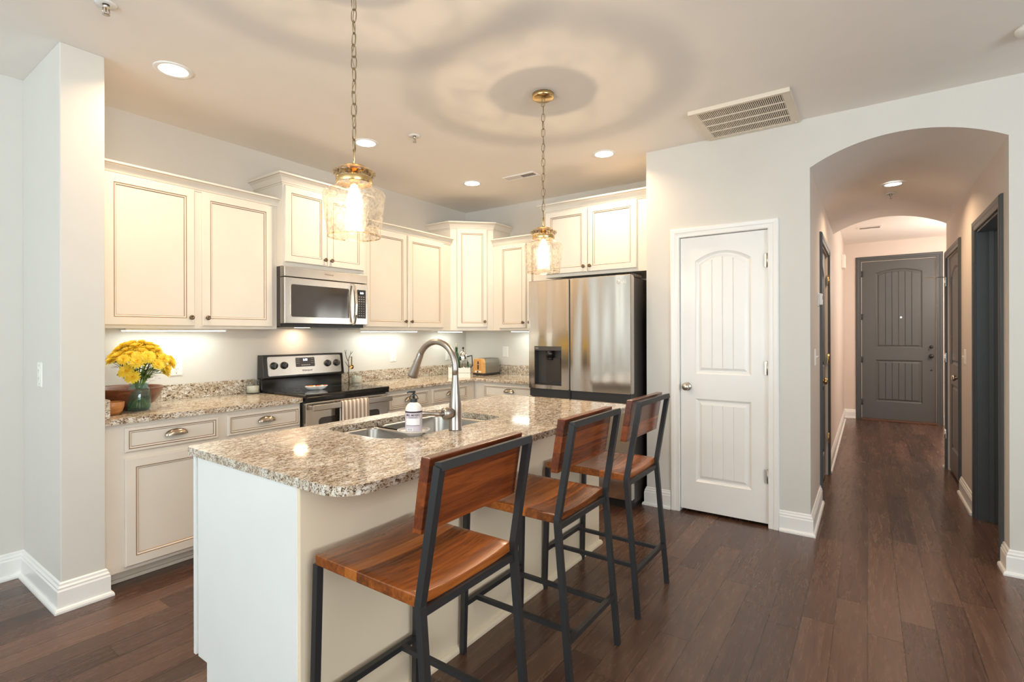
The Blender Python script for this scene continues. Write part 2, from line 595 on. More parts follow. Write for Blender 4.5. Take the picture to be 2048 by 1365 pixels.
    def slab(self, outer, holes, z0, z1, mi=0):
        """horizontal plate with holes; outer ccw"""
        for z, n in ((z0, (0, 0, -1)), (z1, (0, 0, 1))):
            self.fill([[(x, y, z) for x, y in lp] for lp in [outer] + holes], mi, n)
        for lp in [outer] + holes:
            a = [self.bm.verts.new((x, y, z0)) for x, y in lp]
            b = [self.bm.verts.new((x, y, z1)) for x, y in lp]
            for k in range(len(lp)):
                j = (k + 1) % len(lp)
                self.face([a[k], a[j], b[j], b[k]], mi)
        return self

    def prism(self, poly, fa, fb, mi=0):
        a = [self.bm.verts.new(fa(*p)) for p in poly]
        b = [self.bm.verts.new(fb(*p)) for p in poly]
        for k in range(len(poly)):
            j = (k + 1) % len(poly)
            self.face([a[k], a[j], b[j], b[k]], mi)
        self.face(a[::-1], mi)
        self.face(b, mi)
        return self

    def sweep(self, path, prof, mapf, mi=0, mis=None):
        """profile (offset, height) swept along a flat path with mitred corners; offset is to the left"""
        P = [Vector(p) for p in path]
        rows = []
        for i, p in enumerate(P):
            nl = lambda a, b: Vector((-(b - a).y, (b - a).x)).normalized()
            if i == 0:
                m = nl(P[0], P[1])
            elif i == len(P) - 1:
                m = nl(P[-2], P[-1])
            else:
                a, b = nl(P[i - 1], p), nl(p, P[i + 1])
                m = (a + b) / (1 + a.dot(b))
            rows.append([self.bm.verts.new(mapf(p.x + m.x * o, p.y + m.y * o, h)) for o, h in prof])
        n = len(prof)
        for a, b in zip(rows, rows[1:]):
            for k in range(n):
                j = (k + 1) % n
                self.face([a[k], a[j], b[j], b[k]], mis[k] if mis else mi)
        self.face(rows[0][::-1], mi)
        self.face(rows[-1], mi)
        return self

    def build(self, name, mats, parent=None, bevel=0.0, loc=None, local=False):
        bmesh.ops.remove_doubles(self.bm, verts=self.bm.verts, dist=1e-6)
        bmesh.ops.recalc_face_normals(self.bm, faces=self.bm.faces)
        me = bpy.data.meshes.new(name)
        if parent is None:
            if loc is None:
                vs = [v.co for v in self.bm.verts]
                loc = ((min(v.x for v in vs) + max(v.x for v in vs)) / 2, (min(v.y for v in vs) + max(v.y for v in vs)) / 2, min(v.z for v in vs))
            off = Vector(loc)
        else:
            off = ROOT[parent]
        if not local:
            for v in self.bm.verts:
                v.co -= off
        self.bm.to_mesh(me)
        self.bm.free()
        for m in (mats if isinstance(mats, (list, tuple)) else [mats]):
            me.materials.append(m)
        o = bpy.data.objects.new(name, me)
        COL.objects.link(o)
        ROOT[o] = off
        if parent is None:
            o.location = off
        else:
            o.parent = parent
        if bevel:
            b = o.modifiers.new('edge', 'BEVEL')
            b.width = bevel
            b.segments = 2
            b.limit_method = 'ANGLE'
            b.angle_limit = R(50)
        return o


def structure(name, mb, mat, **kw):
    return tag(mb.build(name, mat, **kw), kind='structure')


def sbox(name, mat, *b, **kw):
    return structure(name, MB().box(*b), mat, **kw)


def text(body, parent, origin, right, up, size, mat, name='lettering', depth=0.0006, bold=0.0, space=1.0):
    cu = bpy.data.curves.new('t', 'FONT')
    cu.body = body
    cu.size = size
    cu.align_x = 'CENTER'
    cu.align_y = 'CENTER'
    cu.extrude = depth
    cu.offset = bold
    cu.space_character = space
    cu.resolution_u = 3
    t = bpy.data.objects.new('t', cu)
    COL.objects.link(t)
    bpy.context.view_layer.update()
    me = bpy.data.meshes.new_from_object(t.evaluated_get(bpy.context.evaluated_depsgraph_get()))
    bpy.data.objects.remove(t)
    r, u = Vector(right).normalized(), Vector(up).normalized()
    n = r.cross(u)
    M3 = Matrix((r, u, n)).transposed().to_4x4()
    M3.translation = Vector(origin) - ROOT[parent]
    me.transform(M3)
    me.materials.clear()
    me.materials.append(mat)
    o = bpy.data.objects.new(name, me)
    COL.objects.link(o)
    o.parent = parent
    ROOT[o] = ROOT[parent]
    return o


def dup(o, parent=None, loc=None, label=None, group=None):
    c = o.copy()
    COL.objects.link(c)
    ROOT[c] = ROOT[o]
    if parent:
        c.parent = parent
    if loc:
        c.location = loc
        ROOT[c] = Vector(loc)
    if label:
        c['label'] = label
    if group:
        c['group'] = group
    for ch in list(o.children):
        dup(ch, c)
    return c


def frame_axes(o, u, n):
    """map (across, up, out) on a vertical face to world"""
    o, u, n = Vector(o), Vector(u).normalized(), Vector(n).normalized()
    return lambda a, z, d: o + u * a + Vector((0, 0, 1)) * z + n * d


def round_rect(x0, x1, y0, y1, r, n=6):
    rs = r if isinstance(r, (list, tuple)) else [r] * 4
    pts = []
    for (cx, cy, a0), rr in zip(((x0, y0, 180), (x1, y0, 270), (x1, y1, 0), (x0, y1, 90)), rs):
        px = x0 + rr if cx == x0 else x1 - rr
        py = y0 + rr if cy == y0 else y1 - rr
        for k in range(n + 1):
            t = R(a0 + 90 * k / n)
            pts.append((px + rr * math.cos(t), py + rr * math.sin(t)))
    return pts


def axis_mat(p, n):
    q = Vector((0, 0, 1)).rotation_difference(Vector(n).normalized()).to_matrix().to_4x4()
    return Matrix.Translation(Vector(p)) @ q


# ------------------------------------------------------------------ room shell
H = 2.743
XP, YP = -0.709, -2.3995          # pantry wall plane and its kitchen corner
YL, YR = -3.493, -4.429           # hallway sides
YF, YB = 5.19, -8.0
sbox('floor', floor_m, -9.1, 5.3, -8.1, 0.11, -0.05, 0)
sbox('ceiling', ceil_m, -9.1, 5.3, -8.1, 0.11, H, H + 0.06)
sbox('wall_back', wall_m, -9.1, 0.11, 0, 0.11, 0, H)
structure('wall_stub', MB().box(-3.873, -3.693, -0.654, 0, 0, H, bev=0.004), wall_m)
sbox('wall_fridge', wall_m, 0, 0.11, YP, 0, 0, H)
sbox('wall_pantry_side', wall_m, -0.60, 0.11, YP - 0.11, YP, 0, H)


def wall_x(name, mat, x0, x1, y0, y1, holes):
    """wall across y with door holes (y0, y1, top)"""
    mb = MB()
    y = y0
    for a, b, t in sorted(holes):
        mb.box(x0, x1, y, a, 0, H)
        mb.box(x0, x1, a, b, t, H)
        y = b
    mb.box(x0, x1, y, y1, 0, H)
    return structure(name, mb, mat)


def wall_y(name, mat, y0, y1, x0, x1, holes):
    mb = MB()
    x = x0
    for a, b, t in sorted(holes):
        mb.box(x, a, y0, y1, 0, H)
        mb.box(a, b, y0, y1, t, H)
        x = b
    mb.box(x, x1, y0, y1, 0, H)
    return structure(name, mb, mat)


wall_x('wall_pantry', wall_m, XP, -0.60, YL, YP, [(-3.256, -2.645, 2.062)])
wall_y('wall_hall_left', hall_m, YL, -3.38, -0.60, 5.19, [(0.183, 1.095, 2.055)])
wall_y('wall_hall_right', hall_m, -4.54, YR, -0.60, 2.08, [(-0.50, 0.333, 2.06), (1.155, 1.985, 2.055)])
sbox('wall_right', wall_m, XP, -0.60, YB, YR, 0, H)
wall_x('wall_entry', hall_m, 5.19, 5.30, -6.0, -3.38, [(-4.606, -3.721, 2.442)])
sbox('wall_entry_right', hall_m, 1.97, 5.30, -6.11, -6.0, 0, H)
sbox('wall_entry_return', hall_m, 1.97, 2.08, -6.0, -4.54, 0, H)
sbox('wall_room_far', hall_m, 1.10, 1.15, -6.0, -4.54, 0, H)
sbox('wall_room_side', hall_m, -0.60, 1.10, -6.11, -6.0, 0, H)
sbox('wall_pantry_back', wall_m, 0.11, 0.16, -3.38, YP, 0, H)
sbox('wall_closet', wall_m, 0.16, 1.3, -2.6, -2.5, 0, H)
# living-room walls with their windows (behind and left of the camera)
mb = MB()
mb.box(-9.1, -9.0, -8.1, -4.85, 0, H).box(-9.1, -9.0, -0.65, 0.0, 0, H).box(-9.1, -9.0, -4.85, -0.65, 0, 0.4).box(-9.1, -9.0, -4.85, -0.65, 2.5, H)
structure('wall_left', mb, wall_m)
mb = MB()
mb.box(-9.1, -7.0, -8.1, -8.0, 0, H).box(-3.8, -0.6, -8.1, -8.0, 0, H).box(-7.0, -3.8, -8.1, -8.0, 0, 0.4).box(-7.0, -3.8, -8.1, -8.0, 2.5, H)
structure('wall_front', mb, wall_m)
w1 = thing('window_1', None, None, (-9.05, -2.75, 0.4), kind='structure')
fr = MB()
for y in (-4.85, -3.45, -2.05, -0.65):
    fr.box(-9.08, -9.0, y - 0.05, y + 0.05, 0.4, 2.5)
fr.box(-9.08, -9.0, -4.85, -0.65, 0.4, 0.48).box(-9.08, -9.0, -4.85, -0.65, 2.42, 2.5).box(-9.07, -9.02, -4.85, -0.65, 1.42, 1.46)
fr.build('window_frame', trim_m, w1)
w2 = thing('window_2', None, None, (-5.4, -8.05, 0.4), kind='structure')
fr = MB()
for x in (-7.0, -5.4, -3.8):
    fr.box(x - 0.05, x + 0.05, -8.08, -8.0, 0.4, 2.5)
fr.box(-7, -3.8, -8.08, -8.0, 0.4, 0.48).box(-7, -3.8, -8.08, -8.0, 2.42, 2.5).box(-7, -3.8, -8.07, -8.02, 1.42, 1.46)
fr.build('window_frame', trim_m, w2)

# barrel vault of the hallway
za, sag = 2.418, 0.13
hw = (YL - YR) / 2
Rv = (hw * hw + sag * sag) / (2 * sag)
cz, cy = za + sag - Rv, (YL + YR) / 2
th = math.asin(hw / Rv)
arc = [(cy + Rv * math.sin(t), cz + Rv * math.cos(t)) for t in [th - 2 * th * k / 28 for k in range(29)]]
poly = arc + [(YR, H), (YL, H)]
vault = structure('ceiling_hall', MB().prism(poly, lambda y, z: (XP, y, z), lambda y, z: (2.08, y, z)), [ceil_m, wall_m])
for f_ in vault.data.polygons:
    if f_.normal.x < -0.9:
        f_.material_index = 1

# baseboards
BP = [(0, 0), (0.030, 0), (0.030, 0.010), (0.026, 0.019), (0.017, 0.022), (0.017, 0.100), (0.013, 0.108), (0.014, 0.116), (0.008, 0.124), (0.007, 0.134), (0, 0.140)]


def baseboard(name, path):
    structure(name, MB().sweep(path, BP, lambda x, y, h: (x, y, h)), trim_m)


baseboard('baseboard_left', [(-3.693, -0.60), (-3.693, -0.654), (-3.873, -0.654), (-3.873, 0.0), (-9.0, 0.0)])
baseboard('baseboard_pantry', [(XP, -2.586), (XP, YP), (-0.64, YP)])
baseboard('baseboard_hall_left', [(0.108, YL), (XP, YL), (XP, -3.313)])
baseboard('baseboard_entry', [(5.19, -3.641), (5.19, YL), (1.170, YL)])
baseboard('baseboard_hall_right', [(0.403, YR), (1.08, YR)])
baseboard('baseboard_hall_end', [(2.06, YR), (2.08, YR), (2.08, -5.9)])
baseboard('baseboard_entry_right', [(5.19, -5.95), (5.19, -4.686)])
baseboard('baseboard_right', [(XP, -7.98), (XP, YR), (-0.57, YR)])

CP = [(0, 0), (0, 0.011), (0.005, 0.015), (0.012, 0.013), (0.030, 0.014), (0.036, 0.018), (0.058, 0.020), (0.064, 0.016), (0.067, 0.010), (0.067, 0)]


def casing(F, a0, a1, top, parent, mat, width=0.067, both=False):
    k = width / 0.067
    mb = MB().sweep([(a0, 0), (a0, top), (a1, top), (a1, 0)], [(o * k, h) for o, h in CP], lambda a, z, h: F(a, z, h))
    return mb.build('casing', mat, parent)


def panel_loop(a0, a1, z0, z1, rise, n=14):
    pts = [(a0, z0), (a1, z0)]
    for k in range(n + 1):
        t = 1 - 2 * k / n
        pts.append(((a0 + a1) / 2 + t * (a1 - a0) / 2, z1 + rise * (1 - t * t)))
    return pts


def door_slab(F, a0, a1, z0, z1, panels, planks, parent, mat, d0=0.0, thick=0.035):
    """moulded two-panel door with grooved planks"""
    mb = MB()
    outer = [(a0, z0), (a1, z0), (a1, z1), (a0, z1)]
    loops = [panel_loop(*p) for p in panels]
    mb.fill([[F(a, z, d0) for a, z in lp] for lp in [outer] + loops], 0, F(0, 0, 1) - F(0, 0, 0))
    mb.rings([[F(a, z, d0) for a, z in outer], [F(a, z, d0 - thick) for a, z in outer]])
    for (p0, p1, q0, q1, rise) in panels:
        lp = []
        for i, d in ((0, 0), (0.004, -0.005), (0.016, -0.013), (0.026, -0.013), (0.044, -0.004)):
            lp.append([F(a, z, d0 + d) for a, z in panel_loop(p0 + i, p1 - i, q0 + i, q1 - i, rise)])
        mb.rings(lp, cap=False)
        i = 0.044
        l, r, b, t = p0 + i, p1 - i, q0 + i, q1 - i
        topz = lambda a: t + rise * (1 - ((a - (l + r) / 2) / ((r - l) / 2)) ** 2)
        g = 0.004
        for k in range(planks):
            s = l + (r - l) * k / planks + (g if k else 0)
            e = l + (r - l) * (k + 1) / planks - (g if k < planks - 1 else 0)
            ts = [e + (s - e) * j / 5 for j in range(6)]
            mb.face([mb.bm.verts.new(F(*q, d0 - 0.004)) for q in [(s, b), (e, b)] + [(a, topz(a)) for a in ts]])
            if k < planks - 1:
                m = e + g
                for u0, u1, e0, e1 in ((e, m, -0.004, -0.010), (m, m + g, -0.010, -0.004)):
                    mb.face([mb.bm.verts.new(q) for q in (F(u0, b, d0 + e0), F(u1, b, d0 + e1), F(u1, topz(u1), d0 + e1), F(u0, topz(u0), d0 + e0))])
    return mb.build('slab', mat, parent)


def door_knob(F, a, z, parent, mat, d=0.0, r=0.027, name='knob'):
    n = F(0, 0, 1) - F(0, 0, 0)
    m = axis_mat(F(a, z, d), n)
    s = r / 0.027
    mb = MB().lathe([(0, 0), (0.031 * s, 0), (0.031 * s, 0.006), (0.026 * s, 0.010), (0.012 * s, 0.012), (0.011 * s, 0.030), (0.018 * s, 0.036),
                     (0.026 * s, 0.044), (0.027 * s, 0.053), (0.021 * s, 0.062), (0, 0.064)], None, 24, mat=m)
    return mb.build(name, mat, parent)


def hinge(F, a, z, parent, mat, d=0.004):
    mb = MB().cyl(F(a, z - 0.045, d), F(a, z + 0.045, d), 0.007, seg=10)
    for k in (-0.049, 0.047):
        mb.cyl(F(a, z + k, d), F(a, z + k + 0.003, d), 0.005, seg=8)
    mb.prism([(a - 0.018, z - 0.045), (a + 0.018, z - 0.045), (a + 0.018, z + 0.045), (a - 0.018, z + 0.045)],
             lambda x, y: F(x, y, d - 0.008), lambda x, y: F(x, y, d - 0.003))
    return mb.build('hinge', mat, parent)


# white pantry door
d1 = thing('door_1', None, None, (XP, -2.95, 0), kind='structure')
F = frame_axes((XP, -2.653, 0), (0, -1, 0), (-1, 0, 0))
casing(F, 0, 0.593, 2.049, d1, trim_m)
MB().prism([(-0.003, 0.0), (0.0, 0.0), (0.0, 2.049), (0.593, 2.049), (0.593, 0.0), (0.598, 0.0), (0.598, 2.056), (-0.003, 2.056)],
           lambda a, z: F(a, z, -0.1), lambda a, z: F(a, z, 0)).build('jamb', trim_m, d1)
door_slab(F, 0.003, 0.590, 0.022, 2.045, [(0.110, 0.485, 1.035, 1.868, 0.062), (0.110, 0.485, 0.236, 0.850, 0.0)], 4, d1, trim_m, d0=-0.012)
door_knob(F, 0.052, 0.936, d1, satin_m, -0.012)
for z in (1.832, 1.092, 0.35):
    hinge(F, 0.590, z, d1, hinge_m)
sbox('door_gap_strip', void_m, -0.62, -0.605, -3.24, -2.66, 0.001, 0.02)  # dark strip behind the gap under the pantry door

# slate front door
d2 = thing('door_2', None, None, (5.19, -4.16, 0), kind='structure')
F = frame_axes((5.19, -3.716, 0), (0, -1, 0), (-1, 0, 0))
casing(F, 0, 0.895, 2.447, d2, slatec_m, 0.072)
door_slab(F, 0.004, 0.891, 0.018, 2.443, [(0.178, 0.735, 1.110, 2.262, 0.052), (0.178, 0.735, 0.285, 0.925, 0.0)], 6, d2, slate_m, d0=-0.015)
door_knob(F, 0.836, 0.996, d2, blackpl_m, -0.015)
door_knob(F, 0.836, 1.132, d2, blackpl_m, -0.015, 0.020, 'deadbolt')
MB().lathe([(0, 0), (0.012, 0), (0.012, 0.004), (0, 0.005)], None, 14, mat=axis_mat(F(0.836, 0.788, -0.015), (-1, 0, 0))).build('bolt_cover', blackpl_m, d2)
MB().lathe([(0, 0), (0.011, 0), (0.011, 0.005), (0.006, 0.006), (0, 0.003)], None, 14, mat=axis_mat(F(0.487, 1.573, -0.019), (-1, 0, 0))).build('peephole', emit('daylit_peephole', (1, 0.97, 0.9), 4.0), d2)
for z in (2.254, 1.588, 0.926, 0.266):
    hinge(F, 0.004, z, d2, black_m)
MB().box(5.08, 5.19, -4.616, -3.711, 0, 0.022, bev=0.004).build('threshold', thresh_m, d2)

# slate door on the left of the hallway
d3 = thing('door_3', None, None, (0.64, YL, 0), kind='structure')
F = frame_axes((0.178, YL, 0), (1, 0, 0), (0, -1, 0))
casing(F, 0, 0.922, 2.06, d3, slatec_m, 0.070)
door_slab(F, 0.004, 0.918, 0.02, 2.056, [(0.14, 0.78, 1.035, 1.868, 0.08), (0.14, 0.78, 0.236, 0.850, 0.0)], 5, d3, slate_m, d0=-0.02)
door_knob(F, 0.075, 0.945, d3, brass_m, -0.02)
for z in (1.832, 1.092, 0.35):
    hinge(F, 0.918, z, d3, brass_m)

# closed slate door at the far right of the hallway
d4 = thing('door_4', None, None, (1.57, YR, 0), kind='structure')
F = frame_axes((1.99, YR, 0), (-1, 0, 0), (0, 1, 0))
casing(F, 0, 0.84, 2.06, d4, slatec_m, 0.070)
door_slab(F, 0.004, 0.836, 0.02, 2.056, [(0.13, 0.71, 1.035, 1.868, 0.08), (0.13, 0.71, 0.236, 0.850, 0.0)], 5, d4, slate_m, d0=-0.014)
door_knob(F, 0.772, 0.945, d4, satin_m, -0.014)
for z in (1.832, 1.092, 0.35):
    hinge(F, 0.0, z, d4, paint('bright_hinge', (0.8, 0.78, 0.72), 0.2, 1.0) if z == 1.832 else bpy.data.materials['bright_hinge'], 0.02)
MB().cyl((2.0, YR + 0.02, 1.88), (2.02, YR + 0.16, 1.885), 0.004, seg=8).build('door_stop', satin_m, d4)

# open slate door at the near right of the hallway
d5 = thing('door_5', None, None, (-0.08, YR, 0), kind='structure')
F = frame_axes((0.333, YR, 0), (-1, 0, 0), (0, 1, 0))
casing(F, 0, 0.833, 2.06, d5, slatec_m, 0.070)
MB().box(0.318, 0.333, -4.54, YR, 0, 2.06).box(-0.50, -0.485, -4.54, YR, 0, 2.06).box(-0.50, 0.333, -4.54, YR, 2.045, 2.06).box(
    0.306, 0.318, -4.515, -4.49, 0, 2.05).build('jamb', slatec_m, d5)
F = frame_axes((0.29, -4.56, 0), (0, -1, 0), (-1, 0, 0))
door_slab(F, 0.0, 0.80, 0.015, 2.045, [(0.13, 0.67, 1.035, 1.868, 0.08), (0.13, 0.67, 0.236, 0.850, 0.0)], 5, d5, slate_m, d0=0.0)
MB().box(-0.486, -0.480, -4.50, -4.47, 0.90, 0.98).box(-0.498, -0.488, -4.432, -4.424, 0.905, 0.965).build('strike_plate', satin_m, d5)

# ------------------------------------------------------------------ cabinets
def cab_door(name, F, a0, a1, z0, z1, parent, mat, knob=None, frame=0.048):
    k = frame
    prof = [(0, 0, 0), (0, 0.014, 0), (0.005, 0.020, 0), (k, 0.020, 1), (k + 0.002, 0.0165, 1), (k + 0.0045, 0.0185, 0), (k + 0.011, 0.016, 1),
            (k + 0.014, 0.011, 0), (k + 0.017, 0.011, 0)]
    loops = []
    mi = []
    for i, d, g in prof:
        loops.append([F(a, z, d) for a, z in ((a0 + i, z0 + i), (a1 - i, z0 + i), (a1 - i, z1 - i), (a0 + i, z1 - i))])
        mi.append(g)
    o = MB().rings(loops, mi).build(name, [mat, glaze_m], parent)
    if knob:
        n = F(0, 0, 1) - F(0, 0, 0)
        MB().lathe([(0, 0), (0.008, 0), (0.006, 0.006), (0.006, 0.013), (0.013, 0.017), (0.0155, 0.022), (0.013, 0.027), (0.007, 0.0285),
                    (0.006, 0.027), (0, 0.028)], None, 18, mat=axis_mat(F(knob[0], knob[1], 0.020), n)).build('knob', bronze_m, o)
    return o


def cup_pull(F, a, z, parent):
    mb = MB()
    nu, nv = 16, 8
    g = []
    for i in range(nu + 1):
        t = math.pi * i / nu
        row = []
        for j in range(nv + 1):
            p = math.pi / 2 * j / nv
            row.append(mb.bm.verts.new(F(a - 0.060 * math.cos(t), z - 0.014 + 0.034 * math.sin(t) ** 0.8 * math.cos(p), 0.020 + 0.026 * math.sin(t) ** 0.8 * math.sin(p) + 0.001)))
        g.append(row)
    for i in range(nu):
        for j in range(nv):
            mb.face([g[i][j], g[i + 1][j], g[i + 1][j + 1], g[i][j + 1]], 0, True)
    return mb.build('cup_pull', pull_m, parent)


def crown(path, parent, z, h=0.05, proj=0.05, mat=None):
    prof = [(0, 0), (0.006, 0), (0.008, 0.12 * h), (0.010, 0.14 * h), (0.014, 0.3 * h), (0.5 * proj, 0.62 * h), (0.86 * proj, 0.78 * h), (0.9 * proj, 0.8 * h),
            (proj, 0.84 * h), (proj, h), (0, h)]
    mis = [0, 0, 1, 0, 0, 0, 1, 0, 0, 0, 0]
    return MB().sweep(path, prof, lambda x, y, q: (x, y, z + q), mis=mis).build('crown_molding', [mat or cab_m, glaze_m], parent)


UP = 'upper kitchen cabinets'
# left wall cabinet
c = thing('wall_cabinet', 'cream double-door wall cabinet above the yellow flowers, nearest the white stub wall', 'cabinet', (-3.12, -0.15, 1.37), UP)
MB().box(-3.692, -2.547, -0.305, -0.001, 1.37, 2.275).build('body', cab_m, c)
F = frame_axes((0, -0.305, 0), (1, 0, 0), (0, -1, 0))
cab_door('door', F, -3.600, -3.117, 1.386, 2.253, c, cab_m, (-3.143, 1.440))
cab_door('door', F, -3.070, -2.589, 1.386, 2.253, c, cab_m, (-3.044, 1.440))
crown([(-3.692, -0.305), (-2.547, -0.305), (-2.547, -0.001)][::-1], c, 2.252, 0.064, 0.05)
# over the microwave
c = thing('wall_cabinet', 'cream wall cabinet standing taller and deeper, directly above the microwave', 'cabinet', (-2.167, -0.19, 1.83), UP)
MB().box(-2.546, -1.788, -0.38, -0.001, 1.828, 2.44).build('body', cab_m, c)
F = frame_axes((0, -0.38, 0), (1, 0, 0), (0, -1, 0))
cab_door('door', F, -2.535, -2.181, 1.858, 2.412, c, cab_m, (-2.207, 1.905))
cab_door('door', F, -2.176, -1.822, 1.858, 2.412, c, cab_m, (-2.150, 1.905))
crown([(-2.546, -0.001), (-2.546, -0.38), (-1.788, -0.38), (-1.788, -0.001)][::-1], c, 2.420, 0.072, 0.055)
# right of the microwave
c = thing('wall_cabinet', 'cream double-door wall cabinet between the microwave and the tall corner cabinet', 'cabinet', (-1.2, -0.15, 1.37), UP)
MB().box(-1.786, -0.622, -0.305, -0.001, 1.37, 2.275).build('body', cab_m, c)
F = frame_axes((0, -0.305, 0), (1, 0, 0), (0, -1, 0))
cab_door('door', F, -1.745, -1.258, 1.396, 2.252, c, cab_m, (-1.286, 1.450))
cab_door('door', F, -1.235, -0.745, 1.396, 2.252, c, cab_m, (-1.208, 1.450))
crown([(-1.786, -0.305), (-0.622, -0.305)][::-1], c, 2.252, 0.064, 0.05)
# diagonal corner
c = thing('corner_wall_cabinet', 'tall cream diagonal wall cabinet in the kitchen corner with one narrow door', 'cabinet', (-0.25, -0.25, 1.37), UP)
pl = [(-0.001, -0.001), (-0.621, -0.001), (-0.621, -0.305), (-0.305, -0.621), (-0.001, -0.621)]
MB().prism(pl, lambda x, y: (x, y, 1.37), lambda x, y: (x, y, 2.44)).build('body', cab_m, c)
F = frame_axes((-0.621, -0.305, 0), (1, -1, 0), (-1, -1, 0))
cab_door('door', F, 0.066, 0.381, 1.402, 2.420, c, cab_m, (0.353, 1.462), 0.044)
crown([(-0.621, -0.001), (-0.621, -0.305), (-0.305, -0.621), (-0.001, -0.621)][::-1], c, 2.420, 0.072, 0.055)
# beside the refrigerator
c = thing('wall_cabinet', 'cream wall cabinet on the right wall between corner cabinet and refrigerator', 'cabinet', (-0.15, -1.02, 1.37), UP)
MB().box(-0.305, -0.001, -1.424, -0.623, 1.37, 2.275).build('body', cab_m, c)
F = frame_axes((-0.305, 0, 0), (0, -1, 0), (-1, 0, 0))
cab_door('door', F, 0.707, 1.035, 1.390, 2.245, c, cab_m, (1.010, 1.447), 0.044)
cab_door('door', F, 1.060, 1.388, 1.390, 2.245, c, cab_m, (1.086, 1.447), 0.044)
crown([(-0.305, -0.623), (-0.305, -1.424)][::-1], c, 2.252, 0.064, 0.05)
# over the refrigerator
c = thing('wall_cabinet', 'cream double-door cabinet directly above the steel refrigerator', 'cabinet', (-0.3, -1.9, 1.84), UP)
MB().box(-0.61, -0.001, -2.397, -1.428, 1.838, 2.44).build('body', cab_m, c)
F = frame_axes((-0.61, 0, 0), (0, -1, 0), (-1, 0, 0))
cab_door('door', F, 1.446, 1.850, 1.864, 2.418, c, cab_m, (1.824, 1.912))
cab_door('door', F, 1.857, 2.289, 1.864, 2.418, c, cab_m, (1.884, 1.912))
crown([(-0.001, -1.428), (-0.61, -1.428), (-0.61, -2.397)][::-1], c, 2.422, 0.070, 0.055)

LOW = 'base cabinets under the granite counters'
c = thing('base_cabinet', 'cream base cabinet with two drawers under the left counter, below the flowers', 'cabinet', (-3.12, -0.3, 0), LOW)
MB().box(-3.692, -2.556, -0.605, -0.002, 0.078, 0.861).build('body', base_m, c)
MB().box(-3.692, -2.556, -0.53, -0.50, 0, 0.079).box(-3.66, -2.556, -0.545, -0.53, 0, 0.02, bev=0.004).build('toe_kick', kick_m, c)
F = frame_axes((0, -0.605, 0), (1, 0, 0), (0, -1, 0))
for a0, a1 in ((-3.597, -3.115), (-3.061, -2.565)):
    dr = cab_door('drawer', F, a0, a1, 0.706, 0.836, c, base_m, None, 0.016)
    cup_pull(F, (a0 + a1) / 2 + (0.006 if a0 < -3.2 else 0.003), 0.781, dr)
    cab_door('door', F, a0, a1, 0.099, 0.672, c, base_m, (a1 - 0.028 if a0 < -3.2 else a0 + 0.028, 0.62))
c = thing('base_cabinet', 'cream base cabinet with two drawers right of the range, facing the island', 'cabinet', (-1.19, -0.3, 0), LOW)
MB().box(-1.782, -0.61, -0.605, -0.002, 0.078, 0.861).build('body', base_m, c)
MB().box(-1.782, -0.61, -0.53, -0.50, 0, 0.079).build('toe_kick', kick_m, c)
for a0, a1 in ((-1.751, -1.284), (-1.236, -0.735)):
    dr = cab_door('drawer', F, a0, a1, 0.706, 0.838, c, base_m, None, 0.016)
    cup_pull(F, (a0 + a1) / 2, 0.781, dr)
    cab_door('door', F, a0, a1, 0.099, 0.672, c, base_m, (a1 - 0.028 if a0 < -1.5 else a0 + 0.028, 0.62))
c = thing('base_cabinet', 'cream base cabinet with a wide drawer on the right wall beside the refrigerator', 'cabinet', (-0.3, -1.0, 0), LOW)
MB().box(-0.605, -0.002, -1.43, -0.001, 0.078, 0.861).build('body', base_m, c)
MB().box(-0.53, -0.50, -1.43, -0.6, 0, 0.079).build('toe_kick', kick_m, c)
F = frame_axes((-0.605, 0, 0), (0, -1, 0), (-1, 0, 0))
dr = cab_door('drawer', F, 0.73, 1.39, 0.706, 0.842, c, base_m, None, 0.016)
cup_pull(F, 1.037, 0.790, dr)
cab_door('door', F, 0.73, 1.39, 0.099, 0.672, c, base_m, (1.36, 0.62))

# counters
ZC0, ZC1 = 0.8625, 0.893
CT = 'granite countertops'
c = thing('countertop', 'speckled granite countertop left of the range, with the yellow flowers on it', 'countertop', (-3.12, -0.32, ZC0), CT)
MB().slab(round_rect(-3.691, -2.553, -0.645, -0.002, [0.002, 0.012, 0.002, 0.002], 3), [], ZC0, ZC1).build('slab', gran_m, c, bevel=0.005)
MB().box(-3.668, -2.553, -0.022, -0.002, ZC1, 0.995, bev=0.002).build('backsplash', gran_m, c)
MB().box(-3.691, -3.669, -0.645, -0.002, ZC1, 0.995, bev=0.002).build('side_splash', gran_m, c)
c = thing('countertop', 'speckled L-shaped granite countertop in the corner, right of the range, under the toaster', 'countertop', (-0.9, -0.32, ZC0), CT)
MB().slab([(-1.783, -0.645), (-0.66, -0.645), (-0.645, -0.66), (-0.645, -1.43), (-0.002, -1.43), (-0.002, -0.002), (-1.783, -0.002)], [], ZC0, ZC1).build('slab', gran_m, c, bevel=0.005)
MB().box(-1.783, -0.002, -0.022, -0.002, ZC1, 0.995, bev=0.002).box(-0.022, -0.002, -1.43, -0.022, ZC1, 0.995, bev=0.002).build('backsplash', gran_m, c)

# ------------------------------------------------------------------ island (turned half a degree from the walls)
ISL = Matrix.Translation((-3.7316, -1.6341, 0)) @ Matrix.Rotation(R(-0.57), 4, 'Z') @ Matrix.Translation((3.7316, 1.6341, 0))


def isl(o):
    o.location = ISL @ Vector(o.location)
    o.rotation_euler = (0, 0, R(-0.57))
    return o


